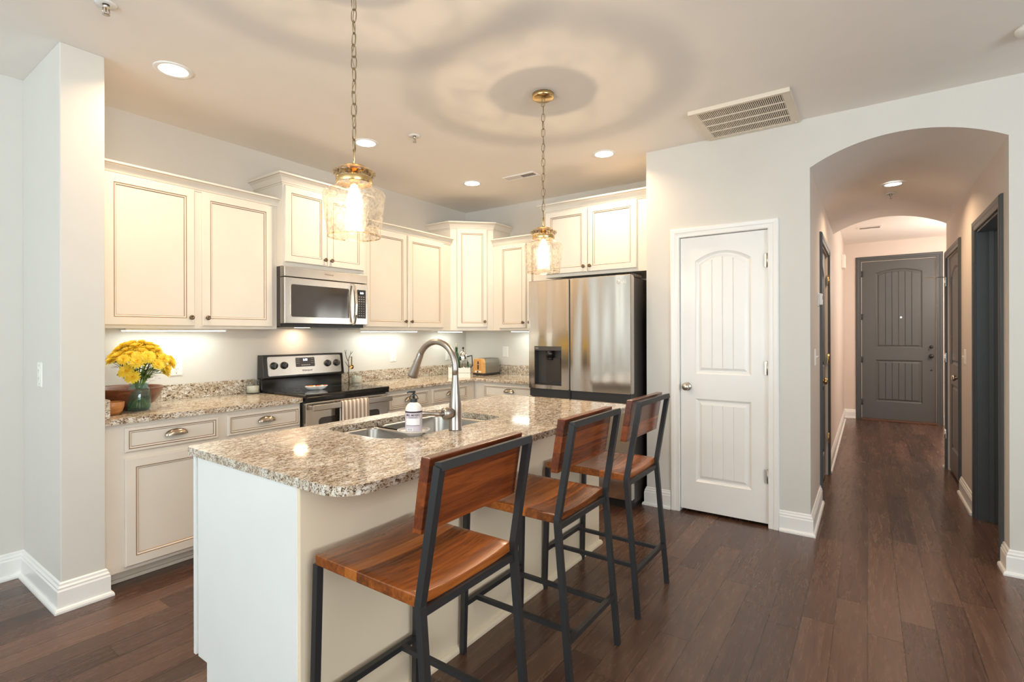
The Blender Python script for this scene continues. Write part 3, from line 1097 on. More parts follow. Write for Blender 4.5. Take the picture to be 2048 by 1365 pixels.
c = thing('kitchen_island', 'white-ended kitchen island base with a beige back wall behind the bar stools', 'island', (-2.68, -2.05, 0))
MB().prism([(-1.80, 0.0), (-2.385, 0.0), (-2.385, 0.861), (-1.731, 0.861), (-1.731, 0.105), (-1.80, 0.105)], lambda y, z: (-3.726, y, z), lambda y, z: (-3.706, y, z)).build('end_panel', endp_m, c)
MB().prism([(-1.80, 0.0), (-2.28, 0.0), (-2.28, 0.861), (-1.731, 0.861), (-1.731, 0.105), (-1.80, 0.105)], lambda y, z: (-1.63, y, z), lambda y, z: (-1.61, y, z)).build('end_panel', endp_m, c)
MB().box(-3.724, -1.62, -2.397, -2.28, 0, 0.861, bev=0.004).build('back_wall', knee_m, c)
MB().box(-3.706, -1.63, -1.731, -1.715, 0.105, 0.861).box(-3.706, -1.63, -1.815, -1.80, 0, 0.105).build('cabinet_front', endp_m, c)
F = frame_axes((0, -1.715, 0), (-1, 0, 0), (0, 1, 0))
for a0, a1 in ((1.66, 2.14), (2.17, 2.65), (2.68, 3.16), (3.19, 3.67)):
    cab_door('door', F, a0, a1, 0.13, 0.84, c, endp_m, (a1 - 0.03, 0.78))
MB().box(-3.728, -3.706, -1.714, -1.697, 0.105, 0.861).build('face_frame_edge', endp_m, c)
MB().sweep([(-1.62, -2.30), (-1.62, -2.397), (-3.724, -2.397)], [(0, 0), (0.016, 0), (0.016, 0.012), (0.010, 0.024), (0, 0.028)], lambda x, y, h: (x, y, h)).build('shoe_molding', knee_m, c)
isl(c)
SX0, SX1, SY0, SY1 = -3.19, -2.42, -2.225, -1.755
c = thing('countertop', 'large granite island countertop with undermount sink and rounded corners', 'countertop', (-2.66, -2.12, ZC0), CT)
hole = round_rect(SX0, SX1, SY0, SY1, [0.13, 0.05, 0.05, 0.05], 8)
MB().slab(round_rect(-3.731, -1.590, -2.615, -1.634, [0.11, 0.09, 0.03, 0.03], 8), [hole[::-1]], ZC0, ZC1).build('slab', gran_m, c, bevel=0.006)
isl(c)


def sink_bowl(x0, x1, y0, y1, rr, depth):
    lp = []
    for i, z, k in ((-0.02, ZC0 - 0.001, 1), (0.0, ZC0 - 0.001, 1), (0.004, ZC0 - 0.012, 1), (0.012, ZC0 - depth + 0.05, 0.9), (0.03, ZC0 - depth + 0.012, 0.8), (0.06, ZC0 - depth, 0.7)):
        r4 = [max(0.02, q * k - i * 0.4) for q in (rr if isinstance(rr, list) else [rr] * 4)]
        lp.append([(x, y, z) for x, y in round_rect(x0 + i, x1 - i, y0 + i, y1 - i, r4, 8)])
    return lp


c = thing('kitchen_sink', 'stainless undermount double-bowl sink set into the island', 'sink', (-2.8, -1.99, ZC0 - 0.22))
MB().rings(sink_bowl(SX0 + 0.005, -2.90, SY0 + 0.003, SY1 - 0.005, [0.12, 0.06, 0.05, 0.05], 0.17), smooth=True).build('bowl', sink_m, c)
MB().rings(sink_bowl(-2.88, SX1 - 0.005, SY0 + 0.003, SY1 - 0.005, 0.055, 0.21), smooth=True).build('bowl', sink_m, c)
MB().tube([(-2.89, SY0 + 0.02, ZC0 - 0.018), (-2.89, SY1 - 0.02, ZC0 - 0.018)], 0.012, 10).build('divider', sink_m, c)
for x, z in ((-3.04, ZC0 - 0.17), (-2.65, ZC0 - 0.21)):
    MB().lathe([(0.045, 0.001), (0.04, 0.003), (0.032, 0.001), (0, 0.0005)], (x, -1.98, z)).build('drain', satin_m, c)
isl(c)

c = thing('faucet', 'brushed nickel gooseneck pull-down faucet standing behind the island sink', 'faucet', (-2.854, -2.268, ZC1))
fx, fy = -2.854, -2.268
MB().lathe([(0, 0), (0.0305, 0), (0.0305, 0.006), (0.029, 0.010), (0.0285, 0.075), (0.028, 0.105), (0.024, 0.15), (0.0175, 0.21), (0.0145, 0.25)], (fx, fy, ZC1)).build('body', nickel_m, c)
pts = [(fx, fy, ZC1 + 0.24), (fx, fy, ZC1 + 0.275)]
rc = 0.118
for k in range(17):
    t = R(180 - 153 * k / 16)
    pts.append((fx, fy + rc + rc * math.cos(t), ZC1 + 0.283 + rc * math.sin(t)))
MB().tube(pts, [0.0145] * len(pts), 16).build('spout', nickel_m, c)
a = Vector(pts[-1])
dd = (a - Vector(pts[-2])).normalized()
dd = Vector((0.0, 0.45, -0.89)).normalized()
h = MB().lathe([(0.0135, -0.02), (0.0155, 0.0), (0.0165, 0.004), (0.018, 0.05), (0.0255, 0.108), (0.0262, 0.118), (0.024, 0.121), (0, 0.119)], None, 24, mat=axis_mat(a - dd * 0.004, dd)).build('spray_head', nickel_m, c)
q = a + dd * 0.045 + Vector((0.0, 0.89, 0.45)) * 0.017
MB().tube([q - dd * 0.014, q, q + dd * 0.014], [0.005, 0.007, 0.005], 8).build('spray_button', blackpl_m, h)
hz = ZC1 + 0.080
MB().tube([(fx - 0.015, fy + 0.004, hz), (fx - 0.042, fy + 0.012, hz), (fx - 0.047, fy + 0.013, hz), (fx - 0.058, fy + 0.016, hz), (fx - 0.066, fy + 0.018, hz)], [0.026, 0.028, 0.026, 0.027, 0.016], 20).build('handle_hub', nickel_m, c)
MB().tube([(fx - 0.058, fy + 0.016, hz), (fx - 0.085, fy + 0.03, hz + 0.0), (fx - 0.12, fy + 0.045, hz + 0.006), (fx - 0.155, fy + 0.06, hz + 0.010), (fx - 0.165, fy + 0.064, hz + 0.010)], [0.013, 0.010, 0.0085, 0.0095, 0.007], 14).build('lever', nickel_m, c)
isl(c)

# soap on its saucer
sx, sy = -3.05, -2.202
c = thing('saucer', 'small white saucer under the soap bottle on the island', 'saucer', (sx, sy, ZC1))
MB().lathe([(0, 0.001), (0.034, 0.0), (0.037, 0.004), (0.055, 0.012), (0.070, 0.021), (0.0715, 0.0225), (0.070, 0.0235), (0.054, 0.016), (0.036, 0.008), (0, 0.007)], (sx, sy, ZC1), 40).build('plate', ceramic_m, c)
MB().lathe([(0.058, 0.0182), (0.067, 0.0228)], (sx, sy, ZC1 + 0.0012), 40).build('rim_pattern', paint('grey_rim_glaze', srgb(176, 176, 182), 0.2), c)
sz = ZC1 + 0.0078
c = thing('soap_bottle', 'milky pump soap bottle with lavender label beside the faucet', 'bottle', (sx, sy, sz))
MB().lathe([(0, 0), (0.034, 0), (0.0365, 0.004), (0.0365, 0.100), (0.034, 0.113), (0.026, 0.126), (0.016, 0.132), (0.0145, 0.136), (0, 0.136)], (sx, sy, sz), 36).build('bottle_body', soap_m, c)
# label wraps the side that faces the camera
va = math.atan2(-3.801 - sy, -4.648 - sx)


def wrap(a0, a1, z0, z1, r, mat, name, par):
    mb = MB()
    n = 14
    A = [va + R(a0 + (a1 - a0) * k / n) for k in range(n + 1)]
    lo = [mb.bm.verts.new((sx + r * math.cos(t), sy + r * math.sin(t), sz + z0)) for t in A]
    hi = [mb.bm.verts.new((sx + r * math.cos(t), sy + r * math.sin(t), sz + z1)) for t in A]
    for k in range(n):
        mb.face([lo[k], lo[k + 1], hi[k + 1], hi[k]], 0, True)
    return mb.build(name, mat, par)


lab = wrap(-105, 105, 0.012, 0.098, 0.0368, label_m, 'label', c)
wrap(-105, 105, 0.091, 0.098, 0.0370, ink_m, 'label_band', lab)
wrap(-60, 42, 0.039, 0.067, 0.0370, labelw_m, 'label_box', lab)
wrap(-60, 42, 0.036, 0.0375, 0.0370, ink_m, 'label_line', lab)
wrap(-52, -6, 0.014, 0.026, 0.0370, labelw_m, 'barcode_patch', lab)
for k in range(9):
    wrap(-46 + k * 4, -46 + k * 4 + (1.2 + (k * 7 % 3) * 0.5), 0.016, 0.025, 0.0371, ink_m, 'barcode_bar', lab)
nd = Vector((math.cos(va), math.sin(va), 0))
rd = Vector((-nd.y, nd.x, 0))
# curved lettering: flat text bent round the bottle


def bent_text(body, a_c, z, size, par, mat=ink_m, r=0.0371, bold=0.0):
    o = text(body, par, (0, 0, 0), (1, 0, 0), (0, 1, 0), size, mat, depth=0.0001, bold=bold)
    off = ROOT[par]
    for v in o.data.vertices:
        p = v.co + off
        t = va + R(a_c) + p.x / r
        rr = r + 0.0003 * (1 if p.z > 0 else 0)
        v.co = Vector((sx + rr * math.cos(t), sy + rr * math.sin(t), sz + z + p.y)) - off


bent_text("MRS. MEYER'S", -8, 0.0815, 0.0105, lab, bold=0.0002)
bent_text('CLEAN DAY', -6, 0.072, 0.0075, lab)
for k in range(4):
    wrap(-48, -16 - 4 * (k % 2), 0.0605 - k * 0.005, 0.0613 - k * 0.005, 0.0371, grille_m, 'label_rule', lab)
MB().cyl((sx, sy, sz + 0.132), (sx, sy, sz + 0.150), 0.0150, seg=24).lathe([(0.0158, 0), (0.0158, 0.014)], (sx, sy, sz + 0.134), 18, smooth=False).build('pump_collar', blackpl_m, c)
MB().cyl((sx, sy, sz + 0.149), (sx, sy, sz + 0.178), 0.0052, seg=12).box(sx - 0.012, sx + 0.007, sy - 0.006, sy + 0.010, sz + 0.174, sz + 0.183, bev=0.003).tube(
    [(sx, sy, sz + 0.179), (sx - 0.018, sy + 0.012, sz + 0.1785), (sx - 0.024, sy + 0.016, sz + 0.174)], [0.0045, 0.004, 0.003], 10).build('pump', blackpl_m, c)
MB().tube([Vector((sx, sy, sz + 0.142)) + rd * 0.019 * math.cos(R(10 + k * 16)) + Vector((0, 0, 0.026 * math.sin(R(10 + k * 16)))) for k in range(11)], 0.0018, 8).build('pump_lock_clip', blackpl_m, c)

# ------------------------------------------------------------------ bar stools
def make_stool():
    x0, x1 = 0.0, 0.43            # left and right leg lines
    t = thing('bar_stool', '', 'bar stool', (0.215, -0.25, 0), 'bar stools along the island')
    # local frame: y = 0 front feet (towards the island), y = -0.5 rear feet
    w = 0.022
    mb = MB()
    nx, ny = 14, 6
    top, bot = [], []
    for i in range(nx + 1):
        x = x0 - 0.008 + (x1 - x0 - 0.004) * i / nx
        q = (i / nx - 0.5) * 2
        dip = 0.014 * (1 - q * q)
        for j in range(ny + 1):
            y = -0.014 - 0.424 * j / ny
            k = min(1.0, 0.35 + j / ny)
            top.append(mb.bm.verts.new((x, y, 0.664 - dip * k)))
            bot.append(mb.bm.verts.new((x, y, 0.632 - dip * k * 0.55)))
    ix = lambda i, j: i * (ny + 1) + j
    for i in range(nx):
        for j in range(ny):
            mb.face([top[ix(i, j)], top[ix(i + 1, j)], top[ix(i + 1, j + 1)], top[ix(i, j + 1)]], 0, True)
            mb.face([bot[ix(i, j)], bot[ix(i, j + 1)], bot[ix(i + 1, j + 1)], bot[ix(i + 1, j)]], 0, True)
    for i in range(nx):
        mb.face([top[ix(i, 0)], bot[ix(i, 0)], bot[ix(i + 1, 0)], top[ix(i + 1, 0)]])
        mb.face([top[ix(i, ny)], top[ix(i + 1, ny)], bot[ix(i + 1, ny)], bot[ix(i, ny)]])
    for j in range(ny):
        mb.face([top[ix(0, j)], top[ix(0, j + 1)], bot[ix(0, j + 1)], bot[ix(0, j)]])
        mb.face([top[ix(nx, j)], bot[ix(nx, j)], bot[ix(nx, j + 1)], top[ix(nx, j + 1)]])
    mb.build('seat', seat_m, t, bevel=0.003)
    # back board, leaning with the posts
    mb = MB()
    lean = 0.060 / 0.365
    for_z = lambda z: -0.428 - lean * (z - 0.645)
    v = []
    n = 10
    for i in range(n + 1):
        x = x0 + 0.003 + (x1 - x0 - 0.003) * i / n
        q = (i / n - 0.5) * 2
        cv = -0.004 * (1 - q * q)
        v.append([mb.bm.verts.new((x, for_z(z) + 0.012 + d + (cv if d else 0), z)) for z, d in ((0.815, 0.0), (0.815, 0.032), (1.016, 0.032), (1.016, 0.0))])
    for a, b in zip(v, v[1:]):
        for k in range(4):
            j = (k + 1) % 4
            mb.face([a[k], a[j], b[j], b[k]])
    mb.face(v[0])
    mb.face(v[-1][::-1])
    mb.build('backrest', back_m, t, bevel=0.003)
    for x, dx in ((x0, -0.006), (x1 - 0.004, 0.004)):
        MB().polybar([(x + dx, 0.0, 0), (x, -0.018, 0.634)], w).build('leg', black_m, t)
    for x, dx, xt in ((x0, 0.0, 0.004), (x1 - 0.008, 0.002, -0.010)):
        MB().polybar([(x + dx, -0.500, 0), (x + dx * 0.3, -0.445, 0.640), (x + xt * 0.2, -0.450, 0.668), (x + xt, -0.508, 1.000)], w).build('leg', black_m, t)
    MB().bar((x0, -0.508, 1.000), (x1 - 0.010, -0.508, 1.000), w, w, up=(0, 0.16, 1)).build('top_rail', black_m, t)
    MB().bar((x0, -0.441, 0.617), (x1 - 0.008, -0.441, 0.617), w).build('seat_rail', black_m, t)
    MB().bar((x0, -0.005, 0.205), (x1, -0.005, 0.205), 0.020).build('footrest', black_m, t)
    MB().bar((x0, -0.482, 0.205), (x1 - 0.008, -0.482, 0.205), 0.020).build('footrest', black_m, t)
    for x in (0.075, x1 - 0.075):
        MB().bar((x, -0.005, 0.205), (x, -0.482, 0.205), 0.018).build('stretcher', black_m, t)
    return t


st = make_stool()
st['label'] = 'nearest wooden bar stool, closest to the white island end, black steel frame'
st.location = (-3.703 + 0.215, -2.432 - 0.25, 0)
dup(st, None, (-2.988 + 0.215, -2.430 - 0.25, 0), 'middle wooden bar stool, second along the island from the white end')
dup(st, None, (-2.318 + 0.215, -2.428 - 0.25, 0), 'farthest wooden bar stool, beside the refrigerator end of the island')

# ------------------------------------------------------------------ range
rx0, rx1 = -2.546, -1.789
c = thing('range', 'stainless and black electric range with glass cooktop between the counters', 'range', (-2.167, -0.33, 0))
MB().box(rx0, rx1, -0.62, -0.02, 0.03, 0.885).build('body', dark_m, c)
MB().box(rx0 - 0.003, rx1 + 0.003, -0.665, -0.075, 0.889, 0.912, bev=0.006).box(rx0, rx1, -0.662, -0.60, 0.865, 0.892, bev=0.003).build('cooktop', blackgl_m, c)
cr = MB()
for x, y, r in ((-2.36, -0.45, 0.115), (-1.97, -0.45, 0.09), (-2.36, -0.21, 0.08), (-1.97, -0.21, 0.1)):
    cr.lathe([(r, 0.9123), (r - 0.003, 0.9124)], (x, y, 0), 40).lathe([(r * 0.62, 0.9123), (r * 0.62 - 0.002, 0.9124)], (x, y, 0), 40)
cr.build('burner_ring', paint('burner_mark', (0.10, 0.10, 0.10), 0.3), c)
MB().prism([(-0.075, 0.905), (-0.075, 0.985), (-0.02, 0.985), (-0.02, 0.905)], lambda y, z: (rx0 + 0.012, y, z), lambda y, z: (rx1 - 0.012, y, z)).prism(
    [(-0.078, 0.985), (-0.104, 0.992), (-0.1085, 1.0), (-0.0865, 1.168), (-0.080, 1.173), (-0.02, 1.173), (-0.02, 0.985)],
    lambda y, z: (rx0 + 0.012, y, z), lambda y, z: (rx1 - 0.012, y, z)).build('backguard', enamel_m, c, bevel=0.003)
# tilted control fascia
FO = Vector((0, -0.1125, 1.0))
fup = Vector((0, 0.022, 0.168)).normalized()
fn = Vector((1, 0, 0)).cross(fup)


def FG(a, z, d):
    return FO + Vector((a, 0, 0)) + fup * z + fn * d


fascia = MB()
lp = round_rect(-2.500, -1.832, 0.012, 0.160, 0.012, 4)
fascia.rings([[FG(a, z, -0.004) for a, z in lp], [FG(a, z, 0.0015) for a, z in lp]]).build('control_panel', steel_m, c)
for a in (-2.449, -2.363, -1.966, -1.877):
    k = MB().lathe([(0.029, 0.0), (0.029, 0.003), (0.025, 0.006), (0.024, 0.020), (0.022, 0.022), (0, 0.022)], None, 24, mat=axis_mat(FG(a, 0.090, 0.0015), fn))
    k.bar(FG(a - 0.004, 0.070, 0.025), FG(a + 0.004, 0.110, 0.025), 0.010, 0.010)
    ko = k.build('knob', blackpl_m, c)
    MB().bar(FG(a + 0.001, 0.092, 0.0305), FG(a + 0.004, 0.109, 0.0305), 0.002, 0.0012).build('pointer', white_m, ko)
dp = MB().rings([[FG(a, z, 0.001) for a, z in round_rect(-2.262, -2.090, 0.072, 0.146, 0.006, 3)], [FG(a, z, 0.003) for a, z in round_rect(-2.262, -2.090, 0.072, 0.146, 0.006, 3)]]).build('display', grey_m, c)
MB().rings([[FG(a, z, 0.003) for a, z in round_rect(-2.208, -2.148, 0.112, 0.142, 0.002, 2)], [FG(a, z, 0.0034) for a, z in round_rect(-2.208, -2.148, 0.112, 0.142, 0.002, 2)]]).build('clock_window', blackgl_m, dp)
text('1:18', dp, FG(-2.178, 0.127, 0.0036), (1, 0, 0), fup, 0.024, digit_m, 'clock_digits', bold=0.0004)
bt = MB()
for i in range(5):
    bt.prism([(-2.212 + i * 0.0165, 0.082), (-2.200 + i * 0.0165, 0.082), (-2.200 + i * 0.0165, 0.089), (-2.212 + i * 0.0165, 0.089)], lambda a, z: FG(a, z, 0.003), lambda a, z: FG(a, z, 0.0036))
for a in (-2.25, -2.235, -2.118, -2.104):
    for z in (0.10, 0.117, 0.134):
        bt.prism([(a - 0.004, z), (a + 0.004, z), (a + 0.004, z + 0.003), (a - 0.004, z + 0.003)], lambda p, q: FG(p, q, 0.003), lambda p, q: FG(p, q, 0.0036))
bt.build('key_legend', paint('legend_grey', srgb(190, 186, 180), 0.5), dp)
text('Whirlpool', c, FG(-2.163, 0.042, 0.0022), (1, 0, 0), fup, 0.022, ink_m, 'lettering', depth=0.0002)
# oven door, handle and storage drawer
MB().box(rx0 + 0.004, rx1 - 0.004, -0.655, -0.62, 0.225, 0.855, bev=0.004).build('oven_door', steel_m, c)
lp = round_rect(-2.44, -1.885, 0.40, 0.742, 0.03, 5)
MB().rings([[(x, -0.654, z) for x, z in lp], [(x, -0.657, z) for x, z in lp]]).build('oven_window', mwglass_m, c)
hb = MB().box(rx0 + 0.024, rx1 - 0.004, -0.712, -0.695, 0.800, 0.842, bev=0.005)
for x in (rx0 + 0.05, rx1 - 0.05):
    hb.box(x - 0.012, x + 0.012, -0.70, -0.65, 0.81, 0.832, bev=0.003)
hb.build('oven_handle', steel_m, c)
MB().box(rx0 + 0.004, rx1 - 0.004, -0.650, -0.62, 0.05, 0.215, bev=0.004).build('storage_drawer', steel_m, c)
# spoon rest on the cooktop
c = thing('spoon_rest', 'small red, orange and white ceramic spoon rest on the black cooktop', 'spoon rest', (-2.28, -0.40, 0.9125))
mb = MB()
n, m = 28, 5
rings = []
for k in range(n):
    t = 2 * math.pi * k / n
    L_ = 0.088 if math.cos(t) < 0 else 0.085
    x = L_ * math.cos(t)
    wid = 0.046 - 0.020 * max(0, 1 - abs((x - 0.018) / 0.035)) if x > -0.017 else 0.046
    y = wid * math.sin(t)
    rings.append((x, y))
an = R(-18)
def sp(x, y, z):
    return (-2.28 + x * math.cos(an) - y * math.sin(an), -0.40 + x * math.sin(an) + y * math.cos(an), 0.9125 + z)
mb.rings([[sp(x * s, y * s, z) for x, y in rings] for s, z in ((0.55, 0.0), (0.75, 0.004), (1.0, 0.026), (1.0, 0.029), (0.94, 0.028), (0.72, 0.009), (0.5, 0.005))],
         [0, 0, 0, 1, 1, 1], smooth=True)
pg, nt, b_ = nodes('painted_glaze')
tc_ = N(nt, 'ShaderNodeTexCoord')
vz_ = N(nt, 'ShaderNodeTexVoronoi', i_Scale=55.0)
L(nt, tc_.outputs['Object'], vz_.inputs['Vector'])
rz_ = ramp(nt, [(0.0, srgb(200, 58, 34)), (0.42, srgb(214, 84, 44)), (0.45, srgb(232, 150, 70)), (0.62, srgb(226, 140, 60)), (0.65, srgb(236, 232, 222)), (1.0, srgb(236, 232, 222))])
sp_ = N(nt, 'ShaderNodeSeparateColor')
L(nt, vz_.outputs['Color'], sp_.inputs[0])
L(nt, sp_.outputs[0], rz_.inputs['Fac'])
L(nt, rz_.outputs['Color'], b_.inputs['Base Color'])
b_.inputs['Roughness'].default_value = 0.2
mb.build('dish', [ceramic_m, pg], c)
# striped towel over the oven handle
mb = MB()
nx, path = 28, []
for k in range(7):
    path.append((-0.689 + 0.0, 0.48 + 0.055 * k))
path += [(-0.691, 0.838), (-0.697, 0.848), (-0.704, 0.8495), (-0.711, 0.847), (-0.7175, 0.838)]
for k in range(8):
    path.append((-0.7185, 0.80 - 0.055 * k))
g = []
for i in range(nx + 1):
    u = i / nx
    x = -2.287 + 0.244 * u
    row = []
    for k, (y, z) in enumerate(path):
        drop = max(0, (0.83 - z)) / 0.4
        f = 0.005 * math.sin(u * 34) * min(1, drop * 3)
        out = (y < -0.70)
        row.append(mb.bm.verts.new((x + 0.006 * drop * (u - 0.5) * 2, y - (abs(f) + f * 0.2 if out else -abs(f) * 0.2), z)))
    g.append(row)
for i in range(nx):
    for k in range(len(path) - 1):
        mb.face([g[i][k], g[i + 1][k], g[i + 1][k + 1], g[i][k + 1]], 0, True)
o = mb.build('dish_towel', towel_m)
sm = o.modifiers.new('cloth', 'SOLIDIFY')
sm.thickness = 0.0016
tag(o, 'brown and white striped dish towel hanging over the oven handle', 'towel')

# ------------------------------------------------------------------ microwave
c = thing('microwave', 'stainless over-the-range microwave under the taller wall cabinet', 'microwave', (-2.167, -0.2, 1.39))
mx0, mx1 = -2.545, -1.789
MB().box(mx0, mx1, -0.345, -0.002, 1.392, 1.826).build('body', dark_m, c)
MB().box(mx0, mx1, -0.402, -0.345, 1.752, 1.826, bev=0.003).build('vent_strip', steel_m, c)
MB().box(mx0, -1.918, -0.402, -0.345, 1.412, 1.747, bev=0.003).build('door', steel_m, c)
MB().box(-1.915, mx1, -0.402, -0.345, 1.412, 1.747, bev=0.003).build('control_panel', steel_m, c)
MB().box(mx0 + 0.01, mx1 - 0.01, -0.36, -0.01, 1.385, 1.412).build('underside', blackpl_m, c)
lp = round_rect(-2.494, -1.976, 1.460, 1.698, 0.014, 4)
lp2 = round_rect(-2.499, -1.971, 1.455, 1.703, 0.016, 4)
MB().rings([[(x, -0.400, z) for x, z in lp2], [(x, -0.4045, z) for x, z in lp2], [(x, -0.4045, z) for x, z in lp]], cap=False).build('window_rim', steel_m, c)
MB().rings([[(x, -0.401, z) for x, z in lp], [(x, -0.4035, z) for x, z in lp]]).build('window', mwglass_m, c)
hp = [(-1.944, -0.40, 1.735), (-1.944, -0.424, 1.728), (-1.944, -0.440, 1.66), (-1.944, -0.447, 1.575), (-1.944, -0.440, 1.49), (-1.944, -0.424, 1.424), (-1.944, -0.40, 1.417)]
MB().polybar(hp, 0.022).build('handle', steel_m, c, bevel=0.004)
cp = MB().rings([[(x, -0.400, z) for x, z in round_rect(-1.897, -1.808, 1.463, 1.698, 0.004, 3)], [(x, -0.4035, z) for x, z in round_rect(-1.897, -1.808, 1.463, 1.698, 0.004, 3)]]).build('keypad', blackpl_m, c)
MB().box(-1.886, -1.820, -0.4042, -0.4034, 1.658, 1.684).build('clock_window', blackgl_m, cp)
text('1:16', cp, (-1.852, -0.4045, 1.671), (1, 0, 0), (0, 0, 1), 0.022, digit_m, 'clock_digits', bold=0.0004)
kb = MB()
for r_ in range(9):
    for q in range(3):
        w_ = 0.014 if r_ < 3 or r_ > 7 else 0.006
        x = -1.876 + q * 0.0235
        z = 1.640 - r_ * 0.0195
        kb.box(x - w_ / 2, x + w_ / 2, -0.4041, -0.4034, z - 0.0025, z + 0.0025)
kb.build('key_legend', bpy.data.materials['legend_grey'], cp)
text('Whirlpool', c, (-2.167, -0.4025, 1.794), (1, 0, 0), (0, 0, 1), 0.020, paint('etched_logo', srgb(150, 120, 100), 0.4, 0.6), 'lettering', depth=0.0002)
lm = MB().box(-2.30, -2.20, -0.20, -0.14, 1.383, 1.386).build('cooktop_lamp', emit('cooktop_lamp_lens', (1, 0.72, 0.48), 6.0), c)
lamp('cooktop_lamp_light', 'AREA', (-2.22, -0.10, 1.379), 0.9, (1.0, 0.70, 0.45), c, shape='RECTANGLE', size=0.10, size_y=0.06)

# ------------------------------------------------------------------ refrigerator
fx0, y0, y1 = -0.923, -1.446, -2.355
ys = -1.838
c = thing('refrigerator', 'stainless side-by-side refrigerator with dark water dispenser beside the pantry door', 'refrigerator', (-0.5, -1.9, 0))
MB().box(-0.845, -0.06, -2.350, -1.452, 0.03, 1.765, bev=0.004).build('body', dark_m, c)


def fridge_door(ya, yb, z0, z1, hole=None):
    F = frame_axes((fx0, 0, 0), (0, -1, 0), (-1, 0, 0))
    a, b = -ya, -yb
    lp = [round_rect(a + i, b - i, z0 + i, z1 - i, 0.008, 4) for i in (0, 0, 0.004)]
    mb = MB()
    pts = [[F(u, z, d) for u, z in q] for q, d in zip(lp, (-0.065, -0.006, 0.0))]
    mb.rings(pts, cap=False, smooth=False)
    mb.rings([pts[0]], cap=True) if False else None
    if hole:
        mb.fill([pts[2], [F(u, z, 0) for u, z in hole]], 0, (-1, 0, 0))
        mb.rings([[F(u, z, 0) for u, z in hole], [F(u, z, -0.012) for u, z in hole]], cap=False)
    else:
        mb.face([mb.bm.verts.new(p) for p in pts[2]])
    mb.fill([pts[0]], 0, (1, 0, 0))
    return mb.build('door', fridge_m, c)


hole = [(1.505, 0.903), (1.764, 0.903), (1.764, 1.228), (1.505, 1.228)]
fridge_door(y0, ys + 0.004, 0.868, 1.780, hole)
rd_ = fridge_door(ys - 0.004, y1, 0.868, 1.780)
fridge_door(y0, ys + 0.004, 0.065, 0.806)
fridge_door(ys - 0.004, y1, 0.065, 0.806)
MB().box(-0.905, -0.85, -2.352, -1.449, 0.79, 0.88).build('handle_recess', paint('handle_recess_grey', srgb(70, 70, 72), 0.35, 0.6), c)
MB().box(fx0 + 0.004, -0.85, ys - 0.004, ys + 0.004, 0.06, 1.77).build('door_gasket', blackpl_m, c)
MB().box(-0.86, -0.70, -2.36, -2.20, 1.765, 1.790, bev=0.006).build('hinge_cover', dark_m, c)
MB().box(-0.88, -0.10, -2.345, -1.455, 0.0, 0.055).build('base_grille', blackpl_m, c)
# dispenser
ds = MB()
ds.prism([(1.505, 0.903), (1.764, 0.903), (1.764, 1.228), (1.505, 1.228)], lambda a, z: (fx0 + 0.062, -a, z), lambda a, z: (fx0 + 0.060, -a, z))
for a, b, z0_, z1_ in ((1.503, 1.509, 0.9, 1.23), (1.760, 1.766, 0.9, 1.23), (1.503, 1.766, 0.899, 0.909)):
    ds.box(fx0 + 0.002, fx0 + 0.062, -a, -b, z0_, z1_)
dd_ = ds.build('dispenser_recess', dark_m, c)
MB().box(fx0 - 0.001, fx0 + 0.05, -1.763, -1.506, 1.193, 1.227).build('dispenser_header', paint('header_grey', srgb(92, 86, 82), 0.35, 0.5), dd_)
text('ThinQ', dd_, (fx0 - 0.0012, -1.529, 1.212), (0, -1, 0), (0, 0, 1), 0.012, white_m, 'lettering', depth=0.0002)
MB().cyl((fx0 + 0.030, -1.642, 1.135), (fx0 + 0.030, -1.642, 1.193), 0.034, seg=24).cyl((fx0 + 0.030, -1.642, 1.115), (fx0 + 0.030, -1.642, 1.137), 0.026, seg=24).build('spout', blackgl_m, dd_)
MB().prism([(1.595, 0.93), (1.735, 0.93), (1.735, 1.13), (1.595, 1.13)], lambda a, z: (fx0 + 0.058, -a, z), lambda a, z: (fx0 + 0.046 - (z - 0.93) * 0.05, -a, z)).build('paddle', paint('paddle_grey', srgb(88, 82, 78), 0.25, 0.7), dd_)
# maker's mark
lg = Vector((fx0 - 0.0003, -2.257, 1.728))
MB().lathe([(0, 0.0006), (0.0155, 0.0006), (0.0155, 0)], None, 28, mat=axis_mat(lg, (-1, 0, 0))).build('logo_disc', white_m, rd_)
mk = MB()
grey = paint('logo_mark', srgb(150, 146, 140), 0.4)
mk.tube([lg + Vector((-0.0008, -0.0115 * math.cos(R(q)), 0.0115 * math.sin(R(q)))) for q in range(90, 361, 18)], 0.0010, 6)
mk.bar(lg + Vector((-0.0008, -0.001, 0)), lg + Vector((-0.0008, -0.0115, 0)), 0.002, 0.001)
mk.bar(lg + Vector((-0.0008, 0.0, 0.006)), lg + Vector((-0.0008, 0.0, -0.0055)), 0.002, 0.001).bar(lg + Vector((-0.0008, 0.0, -0.0055)), lg + Vector((-0.0008, -0.004, -0.0055)), 0.002, 0.001)
mk.box(lg.x - 0.0012, lg.x - 0.0006, lg.y + 0.0045, lg.y + 0.0075, lg.z + 0.003, lg.z + 0.006)
mk.build('logo_face', grey, rd_)
text('LG', rd_, (fx0 - 0.0006, -2.298, 1.727), (0, -1, 0), (0, 0, 1), 0.036, white_m, 'lettering', depth=0.0002, bold=0.0003)

